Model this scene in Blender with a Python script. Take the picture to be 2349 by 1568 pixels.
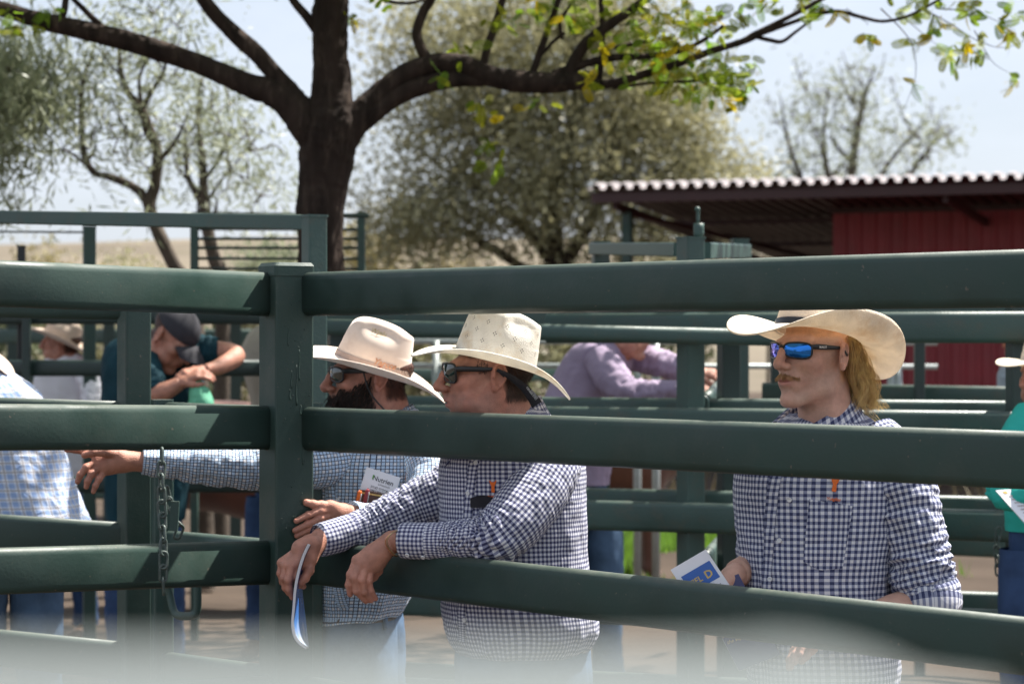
import bpy, math, random
import numpy as np
from mathutils import Vector, Matrix

random.seed(7); rng = np.random.default_rng(7)
R = math.radians
for o in list(bpy.data.objects): bpy.data.objects.remove(o, do_unlink=True)
SC = bpy.context.scene
COL = SC.collection

# ---------------------------------------------------------------- camera, sky, sun, exposure
F, CX, CY, CZ = 5600.0, 1174.5, 784.0, 1.62      # focal length and centre in photo units (frame 2349 wide)
cam_d = bpy.data.cameras.new('camera'); cam = bpy.data.objects.new('camera', cam_d); COL.objects.link(cam)
cam.location = (0, 0, CZ); cam.rotation_euler = (R(90), 0, 0)
cam_d.sensor_width = 36.0; cam_d.lens = F / 2349.0 * 36.0
cam_d.clip_start = 0.05; cam_d.clip_end = 3000
cam_d.dof.use_dof = True; cam_d.dof.focus_distance = 5.75; cam_d.dof.aperture_fstop = 5.4
SC.camera = cam

SUN_AZ, SUN_EL = 61.0, 60.0                       # azimuth from +Y towards +X
world = bpy.data.worlds.new('World'); SC.world = world; world.use_nodes = True
wn = world.node_tree.nodes; wl = world.node_tree.links; wn.clear()
sky = wn.new('ShaderNodeTexSky'); sky.sky_type = 'NISHITA'; sky.sun_disc = False
sky.sun_elevation = R(SUN_EL); sky.sun_rotation = R(SUN_AZ)
sky.air_density = 1.0; sky.dust_density = 2.2; sky.ozone_density = 1.2; sky.altitude = 300
wtc = wn.new('ShaderNodeTexCoord'); wmap = wn.new('ShaderNodeMapping'); wmap.inputs['Scale'].default_value = (1.5, 1.5, 5.0)
wnz = wn.new('ShaderNodeTexNoise'); wnz.inputs['Scale'].default_value = 3.2; wnz.inputs['Detail'].default_value = 6; wnz.inputs['Roughness'].default_value = 0.6
wrp = wn.new('ShaderNodeValToRGB'); wrp.color_ramp.elements[0].position = 0.25; wrp.color_ramp.elements[1].position = 0.70
wrp.color_ramp.elements[0].color = (0.45, 0.45, 0.45, 1); wrp.color_ramp.elements[1].color = (0.75, 0.75, 0.75, 1)
wmx = wn.new('ShaderNodeMixRGB'); wmx.inputs['Color2'].default_value = (8.0, 8.6, 9.8, 1)
bg = wn.new('ShaderNodeBackground'); bg.inputs['Strength'].default_value = 0.05
wo = wn.new('ShaderNodeOutputWorld')
wl.new(wtc.outputs['Generated'], wmap.inputs['Vector']); wl.new(wmap.outputs['Vector'], wnz.inputs['Vector'])
wl.new(wnz.outputs['Fac'], wrp.inputs['Fac']); wl.new(wrp.outputs['Color'], wmx.inputs['Fac'])
wl.new(sky.outputs['Color'], wmx.inputs['Color1']); wl.new(wmx.outputs['Color'], bg.inputs['Color']); wl.new(bg.outputs['Background'], wo.inputs['Surface'])

sun_d = bpy.data.lights.new('sun', 'SUN'); sun = bpy.data.objects.new('sun', sun_d); COL.objects.link(sun)
sun_d.energy = 5.0; sun_d.angle = R(0.53); sun_d.color = (1.0, 0.955, 0.88)
sdir = Vector((math.sin(R(SUN_AZ)) * math.cos(R(SUN_EL)), math.cos(R(SUN_AZ)) * math.cos(R(SUN_EL)), math.sin(R(SUN_EL))))
sun.rotation_euler = sdir.to_track_quat('Z', 'Y').to_euler(); sun.location = (6, 4, 12)

SC.view_settings.view_transform = 'Standard'; SC.view_settings.look = 'None'
SC.view_settings.exposure = 1.30; SC.view_settings.gamma = 1.0
SC.render.engine = 'CYCLES'
SC.cycles.use_denoising = True
SC.cycles.max_bounces = 8; SC.cycles.diffuse_bounces = 4; SC.cycles.glossy_bounces = 3; SC.cycles.transmission_bounces = 4; SC.cycles.transparent_max_bounces = 6

# ---------------------------------------------------------------- helpers
def at(px, py, Y): return Vector(((px - CX) / F * Y, Y, CZ - (py - CY) / F * Y))
def prop(o, label=None, cat=None, group=None, kind=None):
    if label: o['label'] = label
    if cat: o['category'] = cat
    if group: o['group'] = group
    if kind: o['kind'] = kind
    return o
def thing(name, label, cat, loc, group=None):
    o = bpy.data.objects.new(name, None); COL.objects.link(o); o.location = loc
    o.empty_display_size = 0.1
    return prop(o, label, cat, group)
def adopt(o, parent):
    o.parent = parent
    if parent.type == 'EMPTY': o.matrix_parent_inverse = Matrix.Translation(-Vector(parent.location))
def mk(name, V, Fc, mat, parent=None, smooth=True, uv=None, attr=None, mats=None, midx=None):
    me = bpy.data.meshes.new(name)
    me.from_pydata(np.asarray(V, float).tolist(), [], [list(map(int, f)) for f in Fc])
    for m in (mats or [mat]): me.materials.append(m)
    if midx is not None: me.polygons.foreach_set('material_index', np.asarray(midx, np.int32))
    if smooth: me.polygons.foreach_set('use_smooth', [True] * len(me.polygons))
    if uv is not None:
        l = me.uv_layers.new(name='UVMap'); l.data.foreach_set('uv', np.asarray(uv, np.float32).ravel())
    if attr is not None:
        a = me.color_attributes.new('tint', 'FLOAT_COLOR', 'POINT')
        c = np.ones((len(V), 4), np.float32); c[:, :3] = attr; a.data.foreach_set('color', c.ravel())
    me.update()
    o = bpy.data.objects.new(name, me); COL.objects.link(o)
    if parent is not None: adopt(o, parent)
    return o
class MB:
    """collects pieces of ONE mesh object"""
    def __init__(s): s.V = []; s.F = []; s.n = 0; s.A = []
    def add(s, V, Fc, col=None):
        V = np.asarray(V, float); s.V.append(V); s.F += [[i + s.n for i in f] for f in Fc]; s.n += len(V)
        s.A.append(np.tile(np.asarray(col if col is not None else (1, 1, 1), float), (len(V), 1)) if (col is None or np.ndim(col) == 1) else np.asarray(col))
    def build(s, name, mat, parent=None, smooth=True, attr=False):
        return mk(name, np.vstack(s.V), s.F, mat, parent, smooth, attr=np.vstack(s.A) if attr else None)
def crom(P, n):
    """Catmull-Rom resample of rows P to n rows"""
    P = np.asarray(P, float); P2 = np.vstack([2 * P[0] - P[1], P, 2 * P[-1] - P[-2]])
    t = np.linspace(0, len(P) - 1 - 1e-9, n); i = t.astype(int); u = (t - i)[:, None]
    a, b, c, d = P2[i], P2[i + 1], P2[i + 2], P2[i + 3]
    return 0.5 * (2 * b + (c - a) * u + (2 * a - 5 * b + 4 * c - d) * u ** 2 + (3 * b - a - 3 * c + d) * u ** 3)
def _h(i, j, k):
    n = (i * 374761393 + j * 668265263 + k * 2147483647 * 3 + 144269) & 0xffffffff
    n = ((n ^ (n >> 13)) * 1274126177) & 0xffffffff
    return ((n ^ (n >> 16)) & 0xffff) / 32767.5 - 1.0
def vn(P):
    """vectorised value noise, -1..1"""
    P = np.asarray(P, float); f = np.floor(P).astype(np.int64); u = P - f; u = u * u * (3 - 2 * u)
    r = 0
    for a in (0, 1):
        for b in (0, 1):
            for c in (0, 1):
                w = (u[..., 0] if a else 1 - u[..., 0]) * (u[..., 1] if b else 1 - u[..., 1]) * (u[..., 2] if c else 1 - u[..., 2])
                r = r + w * _h(f[..., 0] + a, f[..., 1] + b, f[..., 2] + c)
    return r
def ridge(P): return 1 - 2 * np.abs(vn(P))
def gridfaces(n, m, wrap=True):
    Fc = []
    for i in range(n - 1):
        for j in range(m if wrap else m - 1):
            k = (j + 1) % m
            Fc.append((i * m + j, i * m + k, (i + 1) * m + k, (i + 1) * m + j))
    return Fc
def griduv(n, m, U, Vv, wrap=True):
    """U has m+1 (wrap) or m entries, Vv n entries"""
    out = []
    for i in range(n - 1):
        for j in range(m if wrap else m - 1):
            out += [(U[j], Vv[i]), (U[j + 1], Vv[i]), (U[j + 1], Vv[i + 1]), (U[j], Vv[i + 1])]
    return out
def rings_normals(Rg):
    dj = np.roll(Rg, -1, 1) - np.roll(Rg, 1, 1); di = np.gradient(Rg, axis=0)
    nrm = np.cross(dj, di); return nrm / (np.linalg.norm(nrm, axis=2, keepdims=True) + 1e-12)
def rings_obj(name, Rg, mat, parent, cap=(False, False), u0=0.0, v0=0.0):
    n, m = Rg.shape[:2]
    V = Rg.reshape(-1, 3); Fc = gridfaces(n, m)
    circ = np.linalg.norm(np.roll(Rg, -1, 1) - Rg, axis=2).sum(1); cm = float(np.median(circ))
    U = u0 + np.linspace(0, cm, m + 1)
    ln = np.r_[0, np.cumsum(np.linalg.norm(np.diff(Rg.mean(1), axis=0), axis=1))]; Vv = v0 + ln
    uv = griduv(n, m, U, Vv)
    if cap[0]: Fc.append(tuple(range(m - 1, -1, -1))); uv += [(0, 0)] * m
    if cap[1]: Fc.append(tuple(range((n - 1) * m, n * m))); uv += [(0, 0)] * m
    return mk(name, V, Fc, mat, parent, uv=uv)
def tube_rings(ctrl, n, m, flat=1.0, up=(0, 0, 1)):
    """ctrl rows: x,y,z,r -> rings (n,m,3)"""
    C = crom(ctrl, n); P = C[:, :3]; r = C[:, 3]
    T = np.gradient(P, axis=0); T /= np.linalg.norm(T, axis=1, keepdims=True)
    ref = np.asarray(up, float); Rg = np.zeros((n, m, 3)); a = np.linspace(0, 2 * np.pi, m, endpoint=False)
    x = np.cross(T[0], ref); 
    if np.linalg.norm(x) < 1e-3: x = np.cross(T[0], (1, 0.1, 0))
    x /= np.linalg.norm(x)
    for i in range(n):
        x = x - T[i] * np.dot(x, T[i]); x /= np.linalg.norm(x); y = np.cross(x, T[i])
        Rg[i] = P[i] + r[i] * (np.cos(a)[:, None] * x * flat + np.sin(a)[:, None] * y)
    return Rg
def pxp(rows): return [list(at(a, b, c)) + [d] for a, b, c, d in rows]
def simple_tube(ctrl, n, m, flat=1.0, up=(0, 0, 1)):
    Rg = tube_rings(ctrl, n, m, flat, up); V = Rg.reshape(-1, 3); Fc = gridfaces(n, m)
    Fc.append(tuple(range(m - 1, -1, -1))); Fc.append(tuple(range((n - 1) * m, n * m)))
    return V, Fc
def extrude_section(sec, p0, p1, up=(0, 0, 1)):
    p0 = np.asarray(p0, float); p1 = np.asarray(p1, float); T = p1 - p0; T /= np.linalg.norm(T)
    x = np.cross(T, up); x /= np.linalg.norm(x); y = np.cross(x, T); m = len(sec)
    s = np.asarray(sec); o = s[:, :1] * x + s[:, 1:] * y
    V = np.vstack([p0 + o, p1 + o]); Fc = [(j, (j + 1) % m, m + (j + 1) % m, m + j) for j in range(m)]
    return V, Fc + [tuple(range(m - 1, -1, -1)), tuple(range(m, 2 * m))]
def oval(h, t, k=8):
    r = t / 2; a = np.linspace(0, np.pi, k); top = [(r * math.cos(q), h / 2 - r + r * math.sin(q)) for q in a]
    return top + [(-x, -y) for x, y in top]
def rsq(w, d, r=0.006, k=3):
    out = []
    for cx, cy, a0 in ((w/2-r, d/2-r, 0), (-w/2+r, d/2-r, 90), (-w/2+r, -d/2+r, 180), (w/2-r, -d/2+r, 270)):
        for q in range(k): a = R(a0 + 90 * q / (k - 1)); out.append((cx + r*math.cos(a), cy + r*math.sin(a)))
    return out
def rotz(sec, a): c, s = math.cos(a), math.sin(a); return [(x*c - y*s, x*s + y*c) for x, y in sec]
def vpost(x, y, z0, z1, w, yaw, d=None):
    s = rotz(rsq(w, d or w), yaw); m = len(s)
    V = [(x + a, y + b, z0) for a, b in s] + [(x + a, y + b, z1) for a, b in s]
    return V, [(j, (j+1) % m, m + (j+1) % m, m + j) for j in range(m)] + [tuple(range(m-1, -1, -1)), tuple(range(m, 2*m))]
def boxv(c, s, M=None):
    V = np.array([(x, y, z) for x in (-.5, .5) for y in (-.5, .5) for z in (-.5, .5)]) * s
    if M is not None: V = V @ np.asarray(M)[:3, :3].T
    return V + np.asarray(c), [(0,1,3,2), (4,6,7,5), (0,4,5,1), (2,3,7,6), (0,2,6,4), (1,5,7,3)]
def ribbons(polys, w, col=None):
    """hair / twigs: every polyline becomes a thin 3-sided tapered tube"""
    V = []; Fc = []; b = 0
    for P, ww in zip(polys, w if np.ndim(w) else [w] * len(polys)):
        P = np.asarray(P, float); n = len(P); T = np.gradient(P, axis=0); T /= np.linalg.norm(T, axis=1, keepdims=True) + 1e-12
        x = np.cross(T, (0.3, 0.9, 0.35)); x /= np.linalg.norm(x, axis=1, keepdims=True) + 1e-12; y = np.cross(T, x)
        tp = np.linspace(1, 0.25, n)[:, None] * ww
        for a in (0, 2.094, 4.189): V.append(P + tp * (math.cos(a) * x + math.sin(a) * y))
        for i in range(n - 1):
            for s in range(3):
                t = (s + 1) % 3; Fc.append((b + s*n + i, b + t*n + i, b + t*n + i + 1, b + s*n + i + 1))
        b += 3 * n
    return np.vstack(V), Fc

# ---------------------------------------------------------------- materials
def nt(name):
    m = bpy.data.materials.new(name); m.use_nodes = True; n = m.node_tree.nodes; b = n['Principled BSDF']; return m, n, m.node_tree.links, b
def pm(name, col, rough=0.6, var=0.12, scale=12.0, bump=0.0, bscale=60.0, metal=0.0, spec=0.5, sss=0.0, dirt=None, trans=0.0, coat=0.0, sheen=0.0, attr=False, detail=4.0, stretch=None, dust=False):
    m, n, l, b = nt(name)
    b.inputs['Roughness'].default_value = rough; b.inputs['Metallic'].default_value = metal
    b.inputs['Specular IOR Level'].default_value = spec; b.inputs['Coat Weight'].default_value = coat; b.inputs['Sheen Weight'].default_value = sheen
    tc = n.new('ShaderNodeTexCoord'); nz = n.new('ShaderNodeTexNoise'); nz.inputs['Scale'].default_value = scale; nz.inputs['Detail'].default_value = detail
    if stretch:
        mp = n.new('ShaderNodeMapping'); mp.inputs['Scale'].default_value = stretch; l.new(tc.outputs['Object'], mp.inputs['Vector']); tc = type('o', (), {'outputs': {'Object': mp.outputs['Vector']}})
    l.new(tc.outputs['Object'], nz.inputs['Vector'])
    rp = n.new('ShaderNodeValToRGB'); e = rp.color_ramp.elements; e[0].position = 0.3; e[1].position = 0.7
    e[0].color = tuple(max(0, c * (1 - var)) for c in col) + (1,); e[1].color = tuple(min(1, c * (1 + var)) for c in col) + (1,)
    l.new(nz.outputs['Fac'], rp.inputs['Fac']); out = rp.outputs['Color']
    if dirt:
        dc, amt, ds = dirt
        n2 = n.new('ShaderNodeTexNoise'); n2.inputs['Scale'].default_value = ds; n2.inputs['Detail'].default_value = 7; n2.inputs['Roughness'].default_value = 0.7
        l.new(tc.outputs['Object'], n2.inputs['Vector'])
        r2 = n.new('ShaderNodeValToRGB'); r2.color_ramp.elements[0].position = 0.52; r2.color_ramp.elements[1].position = 0.75
        r2.color_ramp.elements[0].color = (0, 0, 0, 1); r2.color_ramp.elements[1].color = (amt, amt, amt, 1)
        l.new(n2.outputs['Fac'], r2.inputs['Fac']); mx = n.new('ShaderNodeMixRGB'); mx.inputs['Color2'].default_value = dc + (1,)
        l.new(r2.outputs['Color'], mx.inputs['Fac']); l.new(out, mx.inputs['Color1']); out = mx.outputs['Color']
    if dust:       # dust settled on the upper faces, small chips, uneven gloss
        ge = n.new('ShaderNodeNewGeometry'); sz = n.new('ShaderNodeSeparateXYZ'); l.new(ge.outputs['Normal'], sz.inputs[0]); mr = n.new('ShaderNodeMapRange'); mr.inputs[1].default_value = 0.35; mr.inputs[2].default_value = 1.0; mr.inputs[4].default_value = 0.55; l.new(sz.outputs[2], mr.inputs[0])
        n4 = n.new('ShaderNodeTexNoise'); n4.inputs['Scale'].default_value = 38; n4.inputs['Detail'].default_value = 6; l.new(tc.outputs['Object'], n4.inputs['Vector']); mm = n.new('ShaderNodeMath'); mm.operation = 'MULTIPLY'; l.new(mr.outputs[0], mm.inputs[0]); l.new(n4.outputs['Fac'], mm.inputs[1])
        m4 = n.new('ShaderNodeMixRGB'); m4.inputs['Color2'].default_value = (0.20, 0.19, 0.15, 1); l.new(mm.outputs[0], m4.inputs['Fac']); l.new(out, m4.inputs['Color1'])
        n5 = n.new('ShaderNodeTexNoise'); n5.inputs['Scale'].default_value = 75; n5.inputs['Detail'].default_value = 3; l.new(tc.outputs['Object'], n5.inputs['Vector']); r5 = n.new('ShaderNodeValToRGB'); r5.color_ramp.elements[0].position = 0.70; r5.color_ramp.elements[1].position = 0.76; r5.color_ramp.elements[0].color = (0, 0, 0, 1); r5.color_ramp.elements[1].color = (0.6, 0.6, 0.6, 1); l.new(n5.outputs['Fac'], r5.inputs['Fac'])
        m5 = n.new('ShaderNodeMixRGB'); m5.inputs['Color2'].default_value = (0.16, 0.13, 0.10, 1); l.new(r5.outputs['Color'], m5.inputs['Fac']); l.new(m4.outputs['Color'], m5.inputs['Color1']); out = m5.outputs['Color']
        m6 = n.new('ShaderNodeMapRange'); m6.inputs[1].default_value = 0.3; m6.inputs[2].default_value = 0.7; m6.inputs[3].default_value = rough * 0.8; m6.inputs[4].default_value = rough * 1.5; l.new(nz.outputs['Fac'], m6.inputs[0]); l.new(m6.outputs[0], b.inputs['Roughness'])
    if attr:
        at_ = n.new('ShaderNodeAttribute'); at_.attribute_name = 'tint'; mu = n.new('ShaderNodeMixRGB'); mu.blend_type = 'MULTIPLY'; mu.inputs['Fac'].default_value = 1
        l.new(out, mu.inputs['Color1']); l.new(at_.outputs['Color'], mu.inputs['Color2']); out = mu.outputs['Color']
    l.new(out, b.inputs['Base Color'])
    if sss:
        b.inputs['Subsurface Weight'].default_value = sss; b.inputs['Subsurface Radius'].default_value = (1.0, 0.35, 0.2); b.inputs['Subsurface Scale'].default_value = 0.006
    if bump:
        n3 = n.new('ShaderNodeTexNoise'); n3.inputs['Scale'].default_value = bscale; n3.inputs['Detail'].default_value = 5
        l.new(tc.outputs['Object'], n3.inputs['Vector']); bp = n.new('ShaderNodeBump'); bp.inputs['Strength'].default_value = bump; bp.inputs['Distance'].default_value = 0.01
        l.new(n3.outputs['Fac'], bp.inputs['Height']); l.new(bp.outputs['Normal'], b.inputs['Normal'])
    if trans:
        o = n['Material Output']; tr = n.new('ShaderNodeBsdfTranslucent'); l.new(out, tr.inputs['Color']); ms = n.new('ShaderNodeMixShader'); ms.inputs['Fac'].default_value = trans
        l.new(b.outputs['BSDF'], ms.inputs[1]); l.new(tr.outputs['BSDF'], ms.inputs[2]); l.new(ms.outputs['Shader'], o.inputs['Surface'])
    return m
def wave(n, l, uvout, axis, pitch, duty, phase=0.0):
    """1 inside the stripe"""
    sp = n.new('ShaderNodeSeparateXYZ'); l.new(uvout, sp.inputs[0])
    def mth(op, a, bv): q = n.new('ShaderNodeMath'); q.operation = op; l.new(a, q.inputs[0]); q.inputs[1].default_value = bv; return q.outputs[0]
    v = mth('ADD', mth('DIVIDE', sp.outputs[axis], pitch), 100.0 + phase); v = mth('FRACT', v, 0); return mth('LESS_THAN', v, duty)
def checkmat(name, kind, pitch, cols, bump=0.25):
    m, n, l, b = nt(name); b.inputs['Roughness'].default_value = 0.8; b.inputs['Specular IOR Level'].default_value = 0.25; b.inputs['Sheen Weight'].default_value = 0.1
    tc = n.new('ShaderNodeTexCoord'); uv = tc.outputs['UV']
    def mix(fac, a, c2, t='MIX'):
        q = n.new('ShaderNodeMixRGB'); q.blend_type = t
        l.new(fac, q.inputs['Fac'])
        for s, x in (('Color1', a), ('Color2', c2)):
            if isinstance(x, tuple): q.inputs[s].default_value = x + (1,)
            else: l.new(x, q.inputs[s])
        return q.outputs[0]
    if kind == 'gingham':
        a = wave(n, l, uv, 0, pitch, 0.5); c = wave(n, l, uv, 1, pitch, 0.5)
        col = mix(c, mix(a, cols[0], cols[1]), mix(a, cols[1], cols[2]))
    elif kind == 'graph':      # white and pale blue cells, thin dark grid
        a = wave(n, l, uv, 0, pitch * 2, 0.5); c = wave(n, l, uv, 1, pitch * 2, 0.5)
        col = mix(c, mix(a, cols[0], cols[1]), mix(a, cols[1], cols[1]))
        g1 = wave(n, l, uv, 0, pitch, 0.20, 0.10); g2 = wave(n, l, uv, 1, pitch, 0.20, 0.10)
        col = mix(g1, col, cols[2]); col = mix(g2, col, cols[2])
    else:                      # soft wide plaid
        a = wave(n, l, uv, 0, pitch, 0.5); c = wave(n, l, uv, 1, pitch, 0.5)
        col = mix(c, mix(a, cols[0], cols[1]), mix(a, cols[1], cols[2]))
        for k, ph in ((0, 0.2), (0, 0.3), (1, 0.2), (1, 0.3)):
            col = mix(wave(n, l, uv, k, pitch, 0.05, ph), col, cols[3])
    nz = n.new('ShaderNodeTexNoise'); nz.inputs['Scale'].default_value = 28; nz.inputs['Detail'].default_value = 3; l.new(tc.outputs['Object'], nz.inputs['Vector'])
    bp = n.new('ShaderNodeBump'); bp.inputs['Strength'].default_value = bump; bp.inputs['Distance'].default_value = 0.01
    n7 = n.new('ShaderNodeTexNoise'); n7.inputs['Scale'].default_value = 13; n7.inputs['Detail'].default_value = 2; n7.inputs['Distortion'].default_value = 0.6; l.new(tc.outputs['Object'], n7.inputs['Vector'])
    s7 = n.new('ShaderNodeMath'); s7.operation = 'SUBTRACT'; l.new(n7.outputs['Fac'], s7.inputs[0]); s7.inputs[1].default_value = 0.5; a7 = n.new('ShaderNodeMath'); a7.operation = 'ABSOLUTE'; l.new(s7.outputs[0], a7.inputs[0])
    c7 = n.new('ShaderNodeMath'); c7.operation = 'MULTIPLY_ADD'; l.new(a7.outputs[0], c7.inputs[0]); c7.inputs[1].default_value = -5.0; l.new(nz.outputs['Fac'], c7.inputs[2])      # sharp pressed-in creases
    l.new(c7.outputs[0], bp.inputs['Height']); l.new(bp.outputs['Normal'], b.inputs['Normal'])
    l.new(col, b.inputs['Base Color'])
    tr = n.new('ShaderNodeBsdfTranslucent'); l.new(col, tr.inputs['Color']); ms = n.new('ShaderNodeMixShader'); ms.inputs['Fac'].default_value = 0.12
    o = n['Material Output']; l.new(b.outputs['BSDF'], ms.inputs[1]); l.new(tr.outputs['BSDF'], ms.inputs[2]); l.new(ms.outputs['Shader'], o.inputs['Surface'])
    return m
M = {}
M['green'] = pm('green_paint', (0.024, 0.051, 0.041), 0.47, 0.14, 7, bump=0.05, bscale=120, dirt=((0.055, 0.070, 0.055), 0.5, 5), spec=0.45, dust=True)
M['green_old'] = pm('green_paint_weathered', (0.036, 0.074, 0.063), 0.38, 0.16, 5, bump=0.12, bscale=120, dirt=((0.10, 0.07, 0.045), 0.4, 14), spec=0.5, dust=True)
M['green_plain'] = pm('sunlit_green_paint', (0.042, 0.088, 0.074), 0.45, 0.05, 1.0)  # lighter green for the frame bars, their sunlit look put into the base colour
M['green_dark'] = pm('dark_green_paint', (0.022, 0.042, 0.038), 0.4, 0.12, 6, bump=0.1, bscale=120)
M['galv'] = pm('galvanised_steel', (0.36, 0.39, 0.385), 0.5, 0.10, 20, bump=0.05, metal=0.35, dirt=((0.35, 0.34, 0.30), 0.4, 25))
M['near'] = pm('chalky_pale_steel', (0.20, 0.22, 0.215), 0.85, 0.10, 20, spec=0.1)
M['chain'] = pm('weathered_chain_paint', (0.060, 0.085, 0.075), 0.5, 0.3, 60, bump=0.2, bscale=300, dirt=((0.10, 0.08, 0.06), 0.6, 80))
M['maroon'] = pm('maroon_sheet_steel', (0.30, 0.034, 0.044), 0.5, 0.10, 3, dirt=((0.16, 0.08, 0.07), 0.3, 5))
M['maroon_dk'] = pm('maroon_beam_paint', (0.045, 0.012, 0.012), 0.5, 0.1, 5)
M['zinc'] = pm('pale_roof_sheet', (0.45, 0.40, 0.39), 0.35, 0.1, 4, metal=0.3)
M['bark'] = pm('rough_dark_bark', (0.030, 0.020, 0.016), 0.9, 0.5, 14, bump=1.0, bscale=30, spec=0.2, dirt=((0.12, 0.085, 0.065), 0.6, 22), stretch=(1, 1, .22))
M['bark2'] = pm('grey_bark', (0.085, 0.068, 0.055), 0.9, 0.35, 6, bump=0.7, bscale=30, spec=0.2)
M['leaf_green'] = pm('fresh_green_leaflets', (0.17, 0.255, 0.02), 0.55, 0.3, 6.0, trans=0.5, spec=0.2, attr=True)
M['leaf_olive'] = pm('olive_leaves', (0.30, 0.285, 0.155), 0.42, 0.35, 1.3, trans=0.4, spec=0.5)
M['leaf_shade'] = pm('dull_green_leaves', (0.10, 0.115, 0.055), 0.6, 0.35, 1.5, trans=0.2, spec=0.3)
M['leaf_grey'] = pm('grey_green_leaves', (0.275, 0.30, 0.19), 0.45, 0.25, 1.5, trans=0.4, spec=0.5)
M['leaf_dry'] = pm('dry_yellow_leaves', (0.26, 0.22, 0.08), 0.6, 0.3, 2, trans=0.3)
M['grass'] = pm('green_grass_blades', (0.14, 0.26, 0.03), 0.5, 0.4, 3, trans=0.4)
M['drygrass'] = pm('dry_grass_blades', (0.15, 0.125, 0.07), 0.7, 0.3, 2, trans=0.3)
M['dirt'] = pm('yard_dirt', (0.068, 0.051, 0.039), 0.95, 0.30, 1.1, bump=0.8, bscale=9, spec=0.1, dirt=((0.040, 0.030, 0.024), 0.8, 2.2), detail=9)
M['hill'] = pm('dry_hill_grass', (0.155, 0.132, 0.102), 0.95, 0.22, 0.05, spec=0.05, dirt=((0.085, 0.085, 0.045), 0.8, 0.12), detail=8)
M['skin'] = pm('sun_reddened_skin', (0.44, 0.205, 0.140), 0.52, 0.20, 34, bump=0.28, bscale=330, sss=0.06, attr=True, spec=0.45)
M['skin3'] = pm('fair_lightly_tanned_skin', (0.57, 0.328, 0.242), 0.5, 0.14, 34, bump=0.25, bscale=330, sss=0.08, attr=True, spec=0.45)
M['felt'] = pm('pale_pink_felt', (0.71, 0.59, 0.49), 0.9, 0.05, 18, bump=0.06, bscale=350, spec=0.15, sheen=0.3, dirt=((0.50, 0.34, 0.24), 0.35, 14))
M['felt_cream'] = pm('cream_felt', (0.60, 0.47, 0.38), 0.9, 0.05, 18, spec=0.15, sheen=0.3)
M['black'] = pm('black_plastic', (0.012, 0.012, 0.014), 0.28, 0.1, 30, spec=0.5)
M['blackcloth'] = pm('black_neoprene', (0.016, 0.015, 0.020), 0.85, 0.2, 60, bump=0.2, bscale=400)
M['lens_dark'] = pm('dark_green_lens', (0.010, 0.022, 0.022), 0.04, 0.0, 5, spec=0.9, coat=0.5)
def lensblue():
    m, n, l, b = nt('blue_mirror_lens'); b.inputs['Metallic'].default_value = 0.75; b.inputs['Roughness'].default_value = 0.05
    lw = n.new('ShaderNodeTexCoord'); sp = n.new('ShaderNodeSeparateXYZ'); l.new(lw.outputs['UV'], sp.inputs[0])
    rp = n.new('ShaderNodeValToRGB'); rp.color_ramp.elements[0].color = (0.30, 0.16, 0.75, 1); rp.color_ramp.elements[1].color = (0.03, 0.22, 0.75, 1)
    rp.color_ramp.elements[0].position = 0.1; rp.color_ramp.elements[1].position = 0.6
    l.new(sp.outputs[0], rp.inputs['Fac']); l.new(rp.outputs['Color'], b.inputs['Base Color']); return m
M['lens_blue'] = lensblue()
M['hair_dark'] = pm('dark_brown_hair', (0.030, 0.019, 0.013), 0.5, 0.4, 80, spec=0.4)
M['beard'] = pm('dark_greying_beard', (0.034, 0.022, 0.016), 0.55, 0.6, 90, spec=0.4)
M['hair_blond'] = pm('golden_blond_hair', (0.97, 0.74, 0.42), 0.40, 0.15, 70, spec=0.6, trans=0.65)
M['mo'] = pm('sandy_moustache_hair', (0.46, 0.26, 0.11), 0.55, 0.4, 90)
M['ging2'] = checkmat('navy_white_gingham', 'gingham', 0.0116, ((0.76, 0.76, 0.79), (0.27, 0.28, 0.40), (0.042, 0.046, 0.11)))
M['ging3'] = checkmat('blue_white_gingham', 'gingham', 0.0140, ((0.76, 0.76, 0.80), (0.28, 0.30, 0.42), (0.045, 0.055, 0.13)))
M['graph'] = checkmat('fine_blue_check', 'graph', 0.0092, ((0.80, 0.81, 0.84), (0.52, 0.66, 0.83), (0.028, 0.030, 0.065)))
M['plaid'] = checkmat('pale_blue_plaid', 'plaid', 0.030, ((0.80, 0.82, 0.88), (0.55, 0.64, 0.82), (0.33, 0.46, 0.74), (0.40, 0.36, 0.36)))
M['jeans'] = pm('faded_blue_denim', (0.075, 0.125, 0.205), 0.85, 0.3, 9, bump=0.25, bscale=30, spec=0.15, dirt=((0.20, 0.27, 0.36), 0.35, 6))
M['jeans_dk'] = pm('dark_blue_denim', (0.035, 0.065, 0.14), 0.85, 0.25, 9, bump=0.2, bscale=30, spec=0.15)
M['leather'] = pm('brown_leather', (0.060, 0.028, 0.018), 0.5, 0.25, 40, bump=0.15, bscale=120)
M['boot'] = pm('tan_boot_leather', (0.12, 0.065, 0.035), 0.55, 0.25, 30, bump=0.15)
M['button'] = pm('white_shirt_button', (0.75, 0.75, 0.76), 0.3, 0.03)
M['paper'] = pm('white_paper', (0.80, 0.80, 0.83), 0.6, 0.02, 40)
M['print_black'] = pm('black_print', (0.03, 0.03, 0.035), 0.6, 0.02)
M['print_blue'] = pm('blue_print', (0.03, 0.12, 0.42), 0.35, 0.05, 30)
M['print_gold'] = pm('gold_print', (0.60, 0.42, 0.12), 0.4, 0.1, 80)
M['print_navy'] = pm('navy_cover', (0.035, 0.035, 0.12), 0.35, 0.1, 12)
M['print_green'] = pm('leaf_green_print', (0.10, 0.32, 0.05), 0.5, 0.05)
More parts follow.
